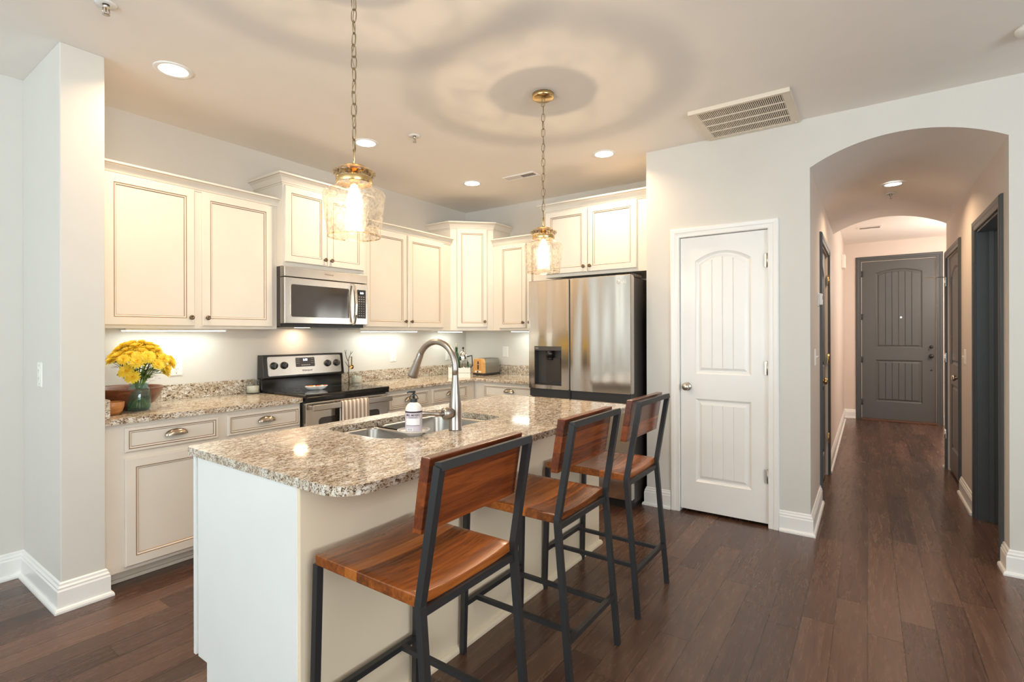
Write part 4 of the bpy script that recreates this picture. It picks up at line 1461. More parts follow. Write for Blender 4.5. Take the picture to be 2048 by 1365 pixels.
# ------------------------------------------------------------------ pendants
def chain_link(mb, c, r, d, up, tw):
    pts = []
    s = Vector((math.cos(tw), math.sin(tw), 0))
    for k in range(14):
        t = 2 * math.pi * k / 14
        p = s * 0.0105 * math.cos(t) + Vector((0, 0, 0.0190 * math.sin(t) + 0.0060 * (1 if math.sin(t) > 0 else -1)))
        pts.append(Vector(c) + p)
    mb.tube(pts, 0.0019, 6, closed=True)


def pendant(x, y, label):
    zt = 1.953
    t = thing('pendant_light', label, 'pendant light', (x, y, 1.69), 'glass pendants over the island')
    MB().lathe([(0.0, H - 0.028), (0.055, H - 0.028), (0.0645, H - 0.022), (0.0645, H - 0.0005), (0, H - 0.0005)], (x, y, 0), 36).build('canopy', brass_m, t)
    mb = MB()
    z = H - 0.05
    k = 0
    while z > zt + 0.055:
        chain_link(mb, (x, y, z), 0, 0, 0, (0.3 if k % 2 else 1.75) + 0.25 * math.sin(k * 1.7))
        z -= 0.0440
        k += 1
    zl = z + 0.0440
    mb.build('chain', bronze_m if False else chain_m, t)
    n = 40
    MB().tube([(x + 0.006 * math.sin(q * 0.9), y + 0.006 * math.cos(q * 0.7), H - 0.03 + (zt + 0.02 - H + 0.03) * q / n) for q in range(n + 1)], 0.0016, 6).build('cord', cord_m, t)
    MB().tube([(x, y, zt + 0.002), (x, y, zl - 0.03)], [0.0035, 0.003], 8).tube(
        [(x + 0.0035 * math.cos(R(q)), y + 0.006 * math.cos(R(q)), (zl - 0.022 + zt) / 2 + 0.005 + (zl - 0.030 - zt) / 2 * (1 if math.sin(R(q)) > 0 else -1) + 0.006 * math.sin(R(q))) for q in range(0, 360, 30)], 0.0022, 6, closed=True).build('loop', brass_m, t)
    MB().lathe([(0, zt + 0.012), (0.007, zt + 0.010), (0.012, zt + 0.004), (0.044, zt + 0.000), (0.045, zt - 0.004), (0, zt - 0.004)], (x, y, 0), 28).build('cap', brass_m, t)
    lid = [(0.020, 1.9475), (0.045, 1.9465), (0.066, 1.941), (0.0785, 1.932), (0.0795, 1.926), (0.074, 1.920), (0.066, 1.9125)]
    MB().lathe(lid, (x, y, 0), 40).build('lid', lid_m, t)
    MB().lathe([(0.0655, 1.889), (0.0665, 1.891), (0.0665, 1.907), (0.0655, 1.909)], (x, y, 0), 40).build('neck_band', brass_m, t)
    sh = [(0.062, 1.913), (0.0635, 1.888), (0.068, 1.878), (0.090, 1.866), (0.108, 1.857), (0.1135, 1.848), (0.1135, 1.838), (0.105, 1.76), (0.0965, 1.70), (0.0955, 1.692), (0.0945, 1.6905)]
    MB().lathe(sh, (x, y, 0), 48).build('shade', shade_m, t)
    MB().lathe([(0.0945, 1.6905), (0.0962, 1.6908), (0.0965, 1.696)], (x, y, 0), 48).build('shade_rim', lid_m, t)
    MB().lathe([(0, 1.945), (0.017, 1.945), (0.019, 1.90), (0.016, 1.884), (0, 1.884)], (x, y, 0), 24).build('socket', brass_m, t)
    MB().lathe([(0.012, 1.884), (0.014, 1.872), (0.024, 1.850), (0.030, 1.825), (0.030, 1.812), (0.026, 1.795), (0.016, 1.782), (0, 1.778)], (x, y, 0), 28).build('bulb', bulb_m, t)
    lamp('bulb_light', 'POINT', (x, y, 1.818), 11.5, (1.0, 0.85, 0.69), t, shadow_soft_size=0.004)
    return t


chain_m = paint('antique_chain', (0.34, 0.25, 0.14), 0.35, 0.9)
cord_m = paint('clear_cord', srgb(150, 130, 100), 0.4)
bulb_m = bpy.data.materials.new('glowing_bulb')
bulb_m.use_nodes = True
nt = bulb_m.node_tree
nt.nodes.remove(nt.nodes['Principled BSDF'])
e_ = N(nt, 'ShaderNodeEmission')
e_.inputs[0].default_value = (1.0, 0.80, 0.55, 1)
e_.inputs[1].default_value = 14.0
t_ = N(nt, 'ShaderNodeBsdfTransparent')
a_ = N(nt, 'ShaderNodeAddShader')
L(nt, e_.outputs[0], a_.inputs[0])
L(nt, t_.outputs[0], a_.inputs[1])
L(nt, a_.outputs[0], nt.nodes['Material Output'].inputs[0])
pendant(-3.405, -2.25, 'near seeded-glass pendant on a brass chain, hanging in front of the microwave cabinet')
pendant(-2.028, -2.25, 'far seeded-glass pendant whose brass ceiling canopy shows, hanging left of the refrigerator cabinet')

# ------------------------------------------------------------------ ceiling fixtures
def recessed(x, y, label, z=H, energy=9.5, col=(1.0, 0.72, 0.45), tilt=None, r=0.083, group='recessed ceiling lights'):
    t = thing('recessed_light', label, 'ceiling light', (x, y, z - 0.008), group)
    m = Matrix.Translation((x, y, z)) @ (tilt or Matrix.Identity(4))
    MB().lathe([(r - 0.014, -0.003), (r, -0.006), (r + 0.010, -0.004), (r + 0.011, 0.0), (r - 0.014, 0.0)], None, 40, mat=m).build('trim_ring', trim_m, t)
    MB().lathe([(r - 0.013, -0.002), (0.045, -0.004), (0, -0.005)], None, 40, mat=m).build('lens', lens_m, t)
    lamp('downlight', 'AREA', (x, y, z - 0.012), energy, col, t, shape='DISK', size=0.13, spread=R(140))
    return t


recessed(-3.432, -0.80, 'recessed ceiling light nearest the white stub wall, above the left wall cabinet')
recessed(-2.136, -0.80, 'recessed ceiling light right of the near pendant chain, before the microwave')
recessed(-0.880, -0.80, 'recessed ceiling light above the tall corner cabinet')
recessed(-0.882, -2.124, 'recessed ceiling light above the refrigerator')
recessed(0.62, -3.967, 'recessed ceiling light in the arched hallway ceiling', z=2.541, energy=9.0, r=0.07)
# entry lamp out of view, followed by two added fill lamps
lamp('entry_light', 'POINT', (3.7, -5.2, 2.1), 75, (1.0, 0.93, 0.86), shadow_soft_size=0.15)
lamp('added_side_room_fill', 'POINT', (-0.1, -5.3, 1.9), 9, (0.80, 0.92, 1.0), shadow_soft_size=0.3)  # added point lamp, lifts the dark room behind the open door
lamp('added_room_fill', 'AREA', (-4.6, -5.6, 2.70), 4, (1.0, 0.86, 0.70), shape='DISK', size=0.3)  # unseen fill added to brighten the main room


def sprinkler(x, y, label, z=H):
    t = thing('sprinkler_head', label, 'sprinkler', (x, y, z - 0.05), 'ceiling sprinklers')
    MB().lathe([(0.013, -0.004), (0.036, -0.006), (0.042, 0.0), (0.013, 0.0)], (x, y, z), 28).build('escutcheon', ceramic_m, t)
    mb = MB().cyl((x, y, z - 0.02), (x, y, z), 0.011, seg=14)
    for s in (-1, 1):
        mb.tube([(x + s * 0.010, y, z - 0.018), (x + s * 0.013, y, z - 0.032), (x + s * 0.004, y, z - 0.045)], 0.0025, 6)
    mb.cyl((x, y, z - 0.046), (x, y, z - 0.02), 0.003, seg=8)
    mb.lathe([(0.0, -0.047), (0.014, -0.046), (0.014, -0.044), (0, -0.044)], (x, y, z), 18)
    mb.build('nozzle', satin_m, t)
    return t


sprinkler(-3.843, -1.166, 'ceiling sprinkler head at the top left, in front of the stub wall')
sprinkler(-2.021, -1.186, 'ceiling sprinkler head between the two pendants')
sprinkler(0.98, -3.961, 'sprinkler head in the arched hallway ceiling', 2.545)

t = thing('return_air_grille', 'large cream return-air grille on the ceiling above the pantry door', 'vent', (-0.985, -3.155, H - 0.02))
gx0, gx1, gy0, gy1 = -1.277, -0.715, -3.440, -2.872
zb = H - 0.016
mb = MB()
mb.slab(round_rect(gx0, gx1, gy0, gy1, 0.004, 2), [round_rect(gx0 + 0.045, gx1 - 0.045, gy0 + 0.045, gy1 - 0.045, 0.003, 2)[::-1]], zb, H - 0.0005)
mb.box(gx0 - 0.004, gx0 + 0.012, gy0, gy1, zb - 0.010, H - 0.001)
mb.build('frame', grille_m, t)
mb = MB()
for k in range(1, 4):
    x = gx0 + 0.045 + (gx1 - gx0 - 0.09) * k / 4
    mb.box(x - 0.005, x + 0.005, gy0 + 0.04, gy1 - 0.04, zb - 0.001, zb + 0.008)
mb.build('cross_bar', grille_m, t)
mb = MB()
ns = 46
for k in range(ns):
    y = gy0 + 0.05 + (gy1 - gy0 - 0.10) * k / (ns - 1)
    mb.box(gx0 + 0.04, gx1 - 0.04, y - 0.0026, y + 0.0026, zb + 0.002, zb + 0.009)
mb.build('louver_fins', grille_m, t)
MB().box(gx0 + 0.02, gx1 - 0.02, gy0 + 0.02, gy1 - 0.02, H - 0.004, H - 0.001).build('filter', void_m, t)
for x in (gx0 + 0.03, gx1 - 0.03):
    MB().lathe([(0, -0.003), (0.006, -0.002), (0.006, 0)], (x, gy0 + 0.022, zb), 12).build('screw', trim_m, t)

t = thing('ceiling_register', 'small white supply register on the kitchen ceiling near the corner', 'vent', (-0.80, -1.293, H - 0.01))
MB().slab(round_rect(-0.86, -0.74, -1.455, -1.13, 0.004, 2), [round_rect(-0.84, -0.76, -1.44, -1.145, 0.003, 2)[::-1]], H - 0.010, H - 0.0005).build('frame', ceil_m, t)
mb = MB()
for k in range(20):
    y = -1.435 + 0.285 * k / 19
    mb.bar((-0.84, y, H - 0.005), (-0.76, y, H - 0.005), 0.0015, 0.009, up=(0, 0.7 if k < 10 else -0.7, 0.7))
mb.box(-0.845, -0.755, -1.296, -1.288, H - 0.010, H - 0.001)
mb.build('louvers', ceil_m, t)
MB().box(-0.845, -0.755, -1.45, -1.135, H - 0.0015, H - 0.0006).build('duct', void_m, t)

t = thing('ceiling_register', 'small grey supply register on the entry ceiling beyond the hallway arch', 'vent', (3.79, -3.82, H - 0.01))
MB().slab(round_rect(3.72, 3.86, -3.95, -3.69, 0.004, 2), [round_rect(3.74, 3.84, -3.93, -3.71, 0.003, 2)[::-1]], H - 0.012, H - 0.0005).build('frame', ceil_m, t)
MB().box(3.735, 3.845, -3.935, -3.705, H - 0.004, H - 0.001).build('duct', void_m, t)
px_ = (-1.02, -3.93)
t = thing('smoke_detector', 'round white smoke detector at the right edge of the ceiling', 'detector', (-1.275, -4.425, H - 0.035))
MB().lathe([(0, -0.035), (0.045, -0.034), (0.060, -0.022), (0.066, -0.010), (0.066, 0), (0, 0)], (-1.275, -4.425, H - 0.0005), 32).build('housing', white_m, t)
MB().lathe([(0, -0.003), (0.02, -0.002), (0.02, 0)], (-1.275, -4.425, H - 0.0355), 20).build('test_button', ceramic_m, t)

# ------------------------------------------------------------------ under-cabinet lights
def bar_light(x0, x1, y0, y1, label, energy):
    t = thing('under_cabinet_light', label, 'under-cabinet light', ((x0 + x1) / 2, (y0 + y1) / 2, 1.352), 'under-cabinet light bars')
    MB().box(x0, x1, y0, y1, 1.357, 1.3698, bev=0.002).build('housing', white_m, t)
    MB().box(x0 + 0.006, x1 - 0.006, y0 + 0.006, y1 - 0.006, 1.353, 1.3575).build('lens', bar_m, t)
    lamp('bar_light', 'AREA', ((x0 + x1) / 2, (y0 + y1) / 2, 1.350), energy, (0.86, 1.0, 0.88), t, shape='RECTANGLE', size=abs(x1 - x0) * 0.95, size_y=abs(y1 - y0) * 0.9)


bar_light(-3.45, -2.85, -0.19, -0.10, 'under-cabinet light bar above the yellow flowers', 0.75)
bar_light(-1.62, -0.98, -0.19, -0.10, 'under-cabinet light bar right of the microwave', 0.75)
bar_light(-0.60, -0.28, -0.19, -0.10, 'short under-cabinet light bar in the kitchen corner', 0.4)
bar_light(-0.19, -0.10, -1.25, -0.76, 'under-cabinet light bar beside the refrigerator', 0.6)

# ------------------------------------------------------------------ things on the left counter
jx, jy = -3.450, -0.385
c = thing('glass_jar', 'pale teal glass jar holding the yellow flowers on the left counter', 'jar', (jx, jy, ZC1))
prof = [(0, 0.004), (0.046, 0.004), (0.055, 0.010), (0.058, 0.020), (0.058, 0.112), (0.055, 0.122), (0.046, 0.131), (0.044, 0.136), (0.044, 0.150), (0.047, 0.153), (0.047, 0.157), (0.043, 0.158)]
MB().lathe([(0, 0.0005), (0.050, 0.0005)] + prof[2:], (jx, jy, ZC1), 36).lathe([(0, 0.007), (0.050, 0.010), (0.0545, 0.022), (0.0545, 0.112), (0.042, 0.133), (0.0405, 0.157)], (jx, jy, ZC1), 36).build('glass', teal_m, c)
for z in (0.140, 0.147):
    pass
MB().lathe([(0, 0.009), (0.0495, 0.011), (0.0535, 0.022), (0.0535, 0.085), (0, 0.085)], (jx, jy, ZC1), 30).build('water', water_m, c)
# flower proto heads: three shapes share their mesh data
def bloom(rad, seed):
    rn = random.Random(seed)
    mb = MB()
    for ring, (n, ln, el, z0) in enumerate(((18, 1.0, 4, 0.0), (17, 0.90, 18, 0.003), (14, 0.74, 34, 0.006), (11, 0.55, 52, 0.008))):
        for k in range(n):
            t = 2 * math.pi * (k + 0.5 * (ring % 2)) / n + rn.uniform(-0.07, 0.07)
            l_ = rad * ln * rn.uniform(0.92, 1.06)
            e = R(el + rn.uniform(-7, 7))
            u = Vector((math.cos(t), math.sin(t), 0))
            w = Vector((-u.y, u.x, 0)) * (rad * 0.17)
            p0 = u * rad * 0.10 + Vector((0, 0, z0))
            p1 = u * (0.10 * rad + l_ * 0.6 * math.cos(e)) + Vector((0, 0, z0 + l_ * 0.6 * math.sin(e)))
            p2 = u * (0.10 * rad + l_ * math.cos(e)) + Vector((0, 0, z0 + l_ * math.sin(e) - 0.0015))
            a = [mb.bm.verts.new(q) for q in (p0 - w * 0.5, p0 + w * 0.5, p1 + w, p2 + w * 0.45, p2 - w * 0.45, p1 - w)]
            mb.face([a[0], a[1], a[2], a[5]])
            mb.face([a[5], a[2], a[3], a[4]])
    mb.lathe([(0.0, 0.011), (rad * 0.16, 0.009), (rad * 0.24, 0.004)], (0, 0, 0), 12, mi=1)
    mb.lathe([(0.004, -0.010), (rad * 0.26, -0.004), (rad * 0.3, 0.0)], (0, 0, 0), 12, mi=2)
    me = bpy.data.meshes.new('bloom')
    mb.bm.to_mesh(me)
    mb.bm.free()
    for m in (petal_m, petal_d, stem_m):
        me.materials.append(m)
    return me


BL = [bloom(0.034, 1), bloom(0.037, 2), bloom(0.031, 3)]
fl = []
rn = random.Random(11)
for k in range(40):
    a = k * 2.39996
    rr = math.sqrt((k + 0.5) / 40)
    fl.append((-0.026 + 0.140 * rr * math.cos(a), 0.125 * rr * math.sin(a), 0.385 - 0.105 * rr ** 2.2 + rn.uniform(-0.012, 0.010), rr))
# lower heads hanging at the rim, as seen from the room
for dx, dy, z, in ((-0.075, -0.12, 0.288), (0.055, -0.125, 0.296), (0.105, -0.09, 0.268), (-0.115, -0.085, 0.235), (0.075, -0.11, 0.240), (-0.03, -0.14, 0.312), (0.120, -0.04, 0.285), (-0.135, -0.11, 0.300), (0.02, -0.14, 0.268), (-0.09, -0.10, 0.200), (0.085, -0.07, 0.215)):
    fl.append((dx, dy, z, 1.25))
for k, (dx, dy, z, rr) in enumerate(fl):
    f = thing('flower', 'yellow chrysanthemum on a green stem in the teal glass jar', 'flower', (jx, jy, ZC1 + 0.012), 'yellow chrysanthemums in the jar')
    head = Vector((jx + 0.025 + dx, jy + dy, ZC1 + z))
    bo = bpy.data.objects.new('bloom', BL[k % 3])
    COL.objects.link(bo)
    ROOT[bo] = ROOT[f]
    bo.parent = f
    nrm = Vector((dx * (3.4 if rr < 1.1 else 5), dy * (3.4 if rr < 1.1 else 5.5), 0.62 if rr < 1.1 else 0.45)).normalized()
    bo.matrix_local = Matrix.Translation(head - ROOT[f]) @ nrm.to_track_quat('Z', 'Y').to_matrix().to_4x4() @ Matrix.Rotation(k * 1.3, 4, 'Z') @ Matrix.Scale(rn.uniform(0.95, 1.15), 4)
    ang = math.atan2(dy, dx)
    nk = Vector((jx + 0.026 * math.cos(ang) * min(1, rr), jy + 0.026 * math.sin(ang) * min(1, rr), ZC1 + 0.152))
    bt_ = Vector((jx - 0.044 * math.cos(ang + 0.4), jy - 0.044 * math.sin(ang + 0.4), ZC1 + 0.014 + 0.002 * (k % 5)))
    P = []
    for i in range(4):
        P.append(bt_.lerp(nk, i / 4))
    ctrl = nk + (nk - bt_).normalized() * 0.05 + Vector((0, 0, 0.03))
    hd = head - nrm * 0.008
    for i in range(6):
        s = i / 5
        P.append(nk.lerp(ctrl, s).lerp(ctrl.lerp(hd, s), s))
    MB().tube(P, 0.0017, 6).build('stem', stem_m, f)
    for j in range(3):
        mb = MB()
        s = 0.25 + 0.24 * j + rn.uniform(-0.04, 0.04)
        b0 = nk.lerp(hd, min(0.93, s))
        th_ = rn.uniform(0, 6.28)
        d = Vector((math.cos(th_), math.sin(th_), rn.uniform(-0.1, 0.5))).normalized()
        sd = d.cross(Vector((0, 0, 1))).normalized()
        ln = rn.uniform(0.036, 0.060)
        wd = ln * 0.26
        A = [b0, b0 + d * ln * 0.25 + sd * wd * 0.7, b0 + d * ln * 0.42 + sd * wd * 0.45, b0 + d * ln * 0.6 + sd * wd, b0 + d * ln * 0.78 + sd * wd * 0.5, b0 + d * ln + Vector((0, 0, -0.006)),
             b0 + d * ln * 0.78 - sd * wd * 0.5, b0 + d * ln * 0.6 - sd * wd, b0 + d * ln * 0.42 - sd * wd * 0.45, b0 + d * ln * 0.25 - sd * wd * 0.7]
        vv = [mb.bm.verts.new(p + Vector((0, 0, 0.004 * (1 if i in (0, 5) else 0)))) for i, p in enumerate(A)]
        mb.face(vv)
        mb.build('leaf', leaf_m, f)

c = thing('wooden_bowl', 'large dark wooden bowl behind the jar of yellow flowers', 'bowl', (-3.466, -0.232, ZC1))
MB().lathe([(0, 0.0), (0.085, 0.0), (0.10, 0.004), (0.145, 0.035), (0.175, 0.078), (0.190, 0.122), (0.192, 0.126), (0.188, 0.128), (0.182, 0.122), (0.165, 0.08), (0.135, 0.04), (0.09, 0.014), (0, 0.010)],
           (-3.466, -0.232, ZC1), 48).build('bowl_body', bowl_m, c)
c = thing('wooden_bowl', 'small light wooden bowl beside the granite side splash, left of the flower jar', 'bowl', (-3.604, -0.462, ZC1))
MB().lathe([(0, 0.0), (0.028, 0.0), (0.032, 0.004), (0.046, 0.018), (0.054, 0.045), (0.056, 0.070), (0.054, 0.072), (0.051, 0.068), (0.048, 0.046), (0.04, 0.022), (0, 0.010)], (-3.604, -0.462, ZC1), 36).build('bowl_body', bowl2_m, c)


def candle(x, y, r, h, wax, label):
    c = thing('candle_jar', label, 'candle', (x, y, ZC1), 'candle jars on the counters')
    MB().lathe([(0, 0.0), (r, 0.0), (r, h), (r - 0.003, h), (r - 0.003, 0.006), (0, 0.006)], (x, y, ZC1), 32).build('glass', clear_m, c)
    w = MB().lathe([(0, 0.007), (r - 0.004, 0.007), (r - 0.004, wax), (0, wax)], (x, y, ZC1), 28).build('wax', wax_m, c)
    MB().cyl((x, y, ZC1 + wax), (x, y, ZC1 + wax + 0.010), 0.0012, seg=6).build('wick', ink_m, w)
    return c


candle(-2.606, -0.085, 0.047, 0.102, 0.056, 'clear glass candle jar left of the range backguard')
candle(-1.645, -0.085, 0.046, 0.098, 0.060, 'clear glass candle jar right of the range, beside the dark twig stand')

# twig ornament with a hanging brass scoop
tx, ty = -1.722, -0.07
c = thing('twig_stand', 'dark branching metal twig stand right of the range', 'ornament', (tx, ty, ZC1))
mb = MB()
def tw(pts, r0, r1):
    n = len(pts)
    mb.tube([(tx + a, ty + b, ZC1 + z) for a, b, z in pts], [r0 + (r1 - r0) * i / (n - 1) for i in range(n)], 7)
tw([(0, 0, 0.004), (0.002, 0, 0.05), (-0.002, 0.002, 0.10), (0.003, 0, 0.15), (-0.006, 0, 0.20), (0.004, 0, 0.235), (0.02, 0, 0.262), (0.024, 0, 0.288)], 0.0045, 0.002)
tw([(0.002, 0, 0.145), (-0.018, 0.004, 0.175), (-0.038, 0.004, 0.20)], 0.003, 0.0018)
tw([(-0.005, 0, 0.20), (-0.028, -0.004, 0.235), (-0.036, -0.004, 0.262), (-0.046, -0.004, 0.300)], 0.003, 0.0018)
tw([(-0.036, -0.004, 0.262), (-0.030, -0.004, 0.302)], 0.002, 0.0014)
tw([(0.02, 0, 0.262), (0.036, 0.002, 0.272), (0.046, 0.002, 0.288)], 0.0022, 0.0014)
tw([(0.004, 0, 0.235), (0.022, -0.01, 0.240)], 0.002, 0.0016)
for a in (0.4, 2.4, 4.4):
    tw([(0, 0, 0.02), (0.02 * math.cos(a), 0.02 * math.sin(a), 0.006), (0.042 * math.cos(a), 0.03 * math.sin(a), 0.003)], 0.0035, 0.002)
mb.build('branches', twig_m, c)
c = thing('measuring_spoon', 'brass measuring spoon hanging from the twig stand', 'spoon', (tx + 0.022, ty - 0.012, ZC1 + 0.135))
MB().box(tx + 0.016, tx + 0.028, ty - 0.0135, ty - 0.0115, ZC1 + 0.165, ZC1 + 0.242, bev=0.0008).build('handle', brass_m, c)
MB().lathe([(0, -0.016), (0.012, -0.013), (0.019, -0.005), (0.021, 0.0), (0.0195, 0.0), (0.012, -0.010), (0, -0.013)], None, 24, mat=axis_mat((tx + 0.022, ty - 0.013, ZC1 + 0.150), (-0.55, -0.8, 0.2))).build('scoop', brass_m, c)

# ------------------------------------------------------------------ corner counter: crate of bottles, press, toaster
u = Vector((0.68, -0.73, 0)).normalized()
w = Vector((0.73, 0.68, 0)).normalized()
O = Vector((-0.790, -0.425, 0))
CW, CD = 0.215, 0.155


def cr(a, b, z):
    p = O + u * a + w * b
    return (p.x, p.y, z)


ct = O + u * CW / 2 + w * CD / 2
c = thing('wooden_crate', 'low white wooden crate holding bottles in the counter corner', 'crate', (ct.x, ct.y, ZC1))


def obox(mb, a0, a1, b0, b1, z0, z1):
    return mb.prism([(a0, b0), (a1, b0), (a1, b1), (a0, b1)], lambda a, b: cr(a, b, z0), lambda a, b: cr(a, b, z1))


mb = MB()
for z0 in (0.0, 0.052):
    obox(mb, 0, CW, 0, 0.010, ZC1 + 0.001 + z0, ZC1 + 0.050 + z0)
    obox(mb, 0, CW, CD - 0.010, CD, ZC1 + 0.001 + z0, ZC1 + 0.050 + z0)
    obox(mb, 0, 0.010, 0.010, CD - 0.010, ZC1 + 0.001 + z0, ZC1 + 0.050 + z0)
    obox(mb, CW - 0.010, CW, 0.010, CD - 0.010, ZC1 + 0.001 + z0, ZC1 + 0.050 + z0)
obox(mb, 0.010, CW - 0.010, 0.010, CD - 0.010, ZC1 + 0.001, ZC1 + 0.010)
mb.build('slats', paint('white_crate_paint', srgb(236, 236, 230), 0.5), c)
zb = ZC1 + 0.0105


def bottle(a, b, prof, mat, label, extra=None, cat='bottle', name='bottle'):
    p = cr(a, b, zb)
    c = thing(name, label, cat, p)
    MB().lathe(prof, p, 24).build('glass', mat, c)
    if extra:
        MB().lathe(extra[0], p, 20).build(extra[2], extra[1], c)
    return c


bottle(0.080, 0.048, [(0, 0), (0.029, 0), (0.031, 0.004), (0.031, 0.165), (0.026, 0.20), (0.013, 0.225), (0.012, 0.285), (0.0135, 0.287), (0.0135, 0.296), (0, 0.296)], greenb_m,
       'tall dark green glass bottle in the white corner crate', ([(0, 0.296), (0.008, 0.297), (0.009, 0.315), (0.004, 0.322), (0.006, 0.334), (0, 0.338)], satin_m, 'stopper'))
bottle(0.094, 0.112, [(0, 0), (0.027, 0), (0.029, 0.004), (0.029, 0.14), (0.020, 0.175), (0.012, 0.195), (0.012, 0.225), (0, 0.225)], greenb_m,
       'shorter green glass bottle behind the tall one in the white crate', ([(0, 0.225), (0.011, 0.226), (0.010, 0.238), (0, 0.239)], bronze_m, 'cork'))
bottle(0.033, 0.045, [(0, 0), (0.018, 0), (0.0195, 0.004), (0.0195, 0.12), (0.014, 0.150), (0.008, 0.165), (0.008, 0.185), (0, 0.185)], clear_m,
       'small clear glass bottle at the left end of the white crate', ([(0, 0.185), (0.009, 0.186), (0.009, 0.200), (0, 0.2)], white_m, 'cap'))
bottle(0.196, 0.040, [(0, 0), (0.008, 0), (0.0095, 0.003), (0.0095, 0.115), (0.006, 0.130), (0.0055, 0.140), (0, 0.140)], bpy.data.materials['green_bottle_glass'],
       'thin little dark bottle at the toaster end of the white crate', ([(0, 0.140), (0.0065, 0.141), (0.0065, 0.15), (0, 0.15)], blackpl_m, 'cap'))
p = Vector(cr(0.149, 0.078, zb))
c = thing('french_press', 'glass and chrome french press with black handle in the white crate', 'coffee press', p)
MB().lathe([(0, 0.004), (0.040, 0.004), (0.041, 0.008), (0.041, 0.175), (0.042, 0.18)], p, 32).build('glass', clear_m, c)
fr = MB()
for z in (0.004, 0.085, 0.165):
    fr.lathe([(0.0412, z), (0.0422, z), (0.0422, z + 0.012), (0.0412, z + 0.012)], p, 32)
for k in range(4):
    a = 0.5 + k * math.pi / 2
    fr.bar(p + Vector((0.042 * math.cos(a), 0.042 * math.sin(a), 0.0)), p + Vector((0.042 * math.cos(a), 0.042 * math.sin(a), 0.17)), 0.004)
chrome_m = paint('chrome', (0.8, 0.79, 0.76), 0.08, 1.0)
fr.build('frame', chrome_m, c)
MB().lathe([(0.043, 0.178), (0.044, 0.186), (0.041, 0.205), (0.033, 0.235), (0.018, 0.252), (0, 0.256)], p, 32).build('lid', chrome_m, c)
MB().cyl(p + Vector((0, 0, 0.254)), p + Vector((0, 0, 0.280)), 0.003, seg=8).lathe([(0, 0.276), (0.009, 0.279), (0.011, 0.288), (0.007, 0.298), (0, 0.300)], p, 16).build('plunger', blackpl_m, c)
hd = u
MB().polybar([p + hd * 0.042 + Vector((0, 0, 0.20)), p + hd * 0.088 + Vector((0, 0, 0.212)), p + hd * 0.094 + Vector((0, 0, 0.11)), p + hd * 0.046 + Vector((0, 0, 0.06))], 0.013, side=w).build('handle', blackpl_m, c, bevel=0.003)
# sheet of coffee grounds inside
MB().lathe([(0, 0.03), (0.039, 0.03), (0.039, 0.036), (0, 0.036)], p, 24).build('filter_disc', chrome_m, c)

t = thing('toaster', 'grey steel toaster with bamboo end panel near the refrigerator', 'toaster', (0, 0, 0))
mb = MB()
lx, wy, hz_ = 0.275, 0.150, 0.158
def tsec(x, s, z0, z1):
    return [(x, s * y, z) for y, z in ((-wy / 2, z0), (wy / 2, z0), (wy / 2 * 0.97, z0 + (z1 - z0) * 0.72), (wy / 2 * 0.78, z1), (-wy / 2 * 0.78, z1), (-wy / 2 * 0.97, z0 + (z1 - z0) * 0.72))]
mb.rings([tsec(0.036, 1, 0.022, 0.022 + hz_), tsec(lx, 1, 0.022, 0.022 + hz_)])
mb.face([mb.bm.verts.new(q) for q in tsec(lx, 1, 0.022, 0.022 + hz_)])
mb.build('shell', paint('toaster_grey', srgb(150, 148, 140), 0.3, 0.75), t, bevel=0.006, local=True)
mb = MB()
mb.rings([tsec(0.0, 0.97, 0.024, 0.020 + hz_), tsec(0.036, 1.0, 0.022, 0.022 + hz_)], cap=False)
mb.face([mb.bm.verts.new(q) for q in tsec(0.0, 0.97, 0.024, 0.020 + hz_)])
e_ = mb.build('end_panel', bamboo_m, t, bevel=0.005, local=True)
MB().box(-0.0012, 0.01, -0.011, 0.011, 0.062, 0.152, bev=0.004).build('lever_slot', blackpl_m, e_, local=True)
MB().box(-0.016, 0.002, -0.015, 0.015, 0.112, 0.121, bev=0.003).build('lever', chrome_m, e_, local=True)
MB().box(-0.003, 0.004, -0.042, 0.042, 0.031, 0.050, bev=0.002).build('button_plate', white_m, e_, local=True)
MB().lathe([(0, 0.010), (0.008, 0.009), (0.009, 0.0)], None, 16, mat=axis_mat((-0.003, 0, 0.0405), (-1, 0, 0))).build('dial', blackpl_m, e_, local=True)
MB().box(0.004, lx + 0.004, -wy / 2 - 0.003, wy / 2 + 0.003, 0.004, 0.024, bev=0.004).box(0.03, 0.05, -0.05, 0.05, 0.0, 0.006).box(lx - 0.05, lx - 0.03, -0.05, 0.05, 0.0, 0.006).build('base', blackpl_m, t, local=True)
for y in (-0.028, 0.028):
    MB().box(0.055, lx - 0.03, y - 0.013, y + 0.013, 0.022 + hz_ - 0.004, 0.022 + hz_ + 0.001).build('slot', blackpl_m, t, local=True)
t.location = (-0.345, -0.448, ZC1)
t.rotation_euler = (0, 0, R(-3))

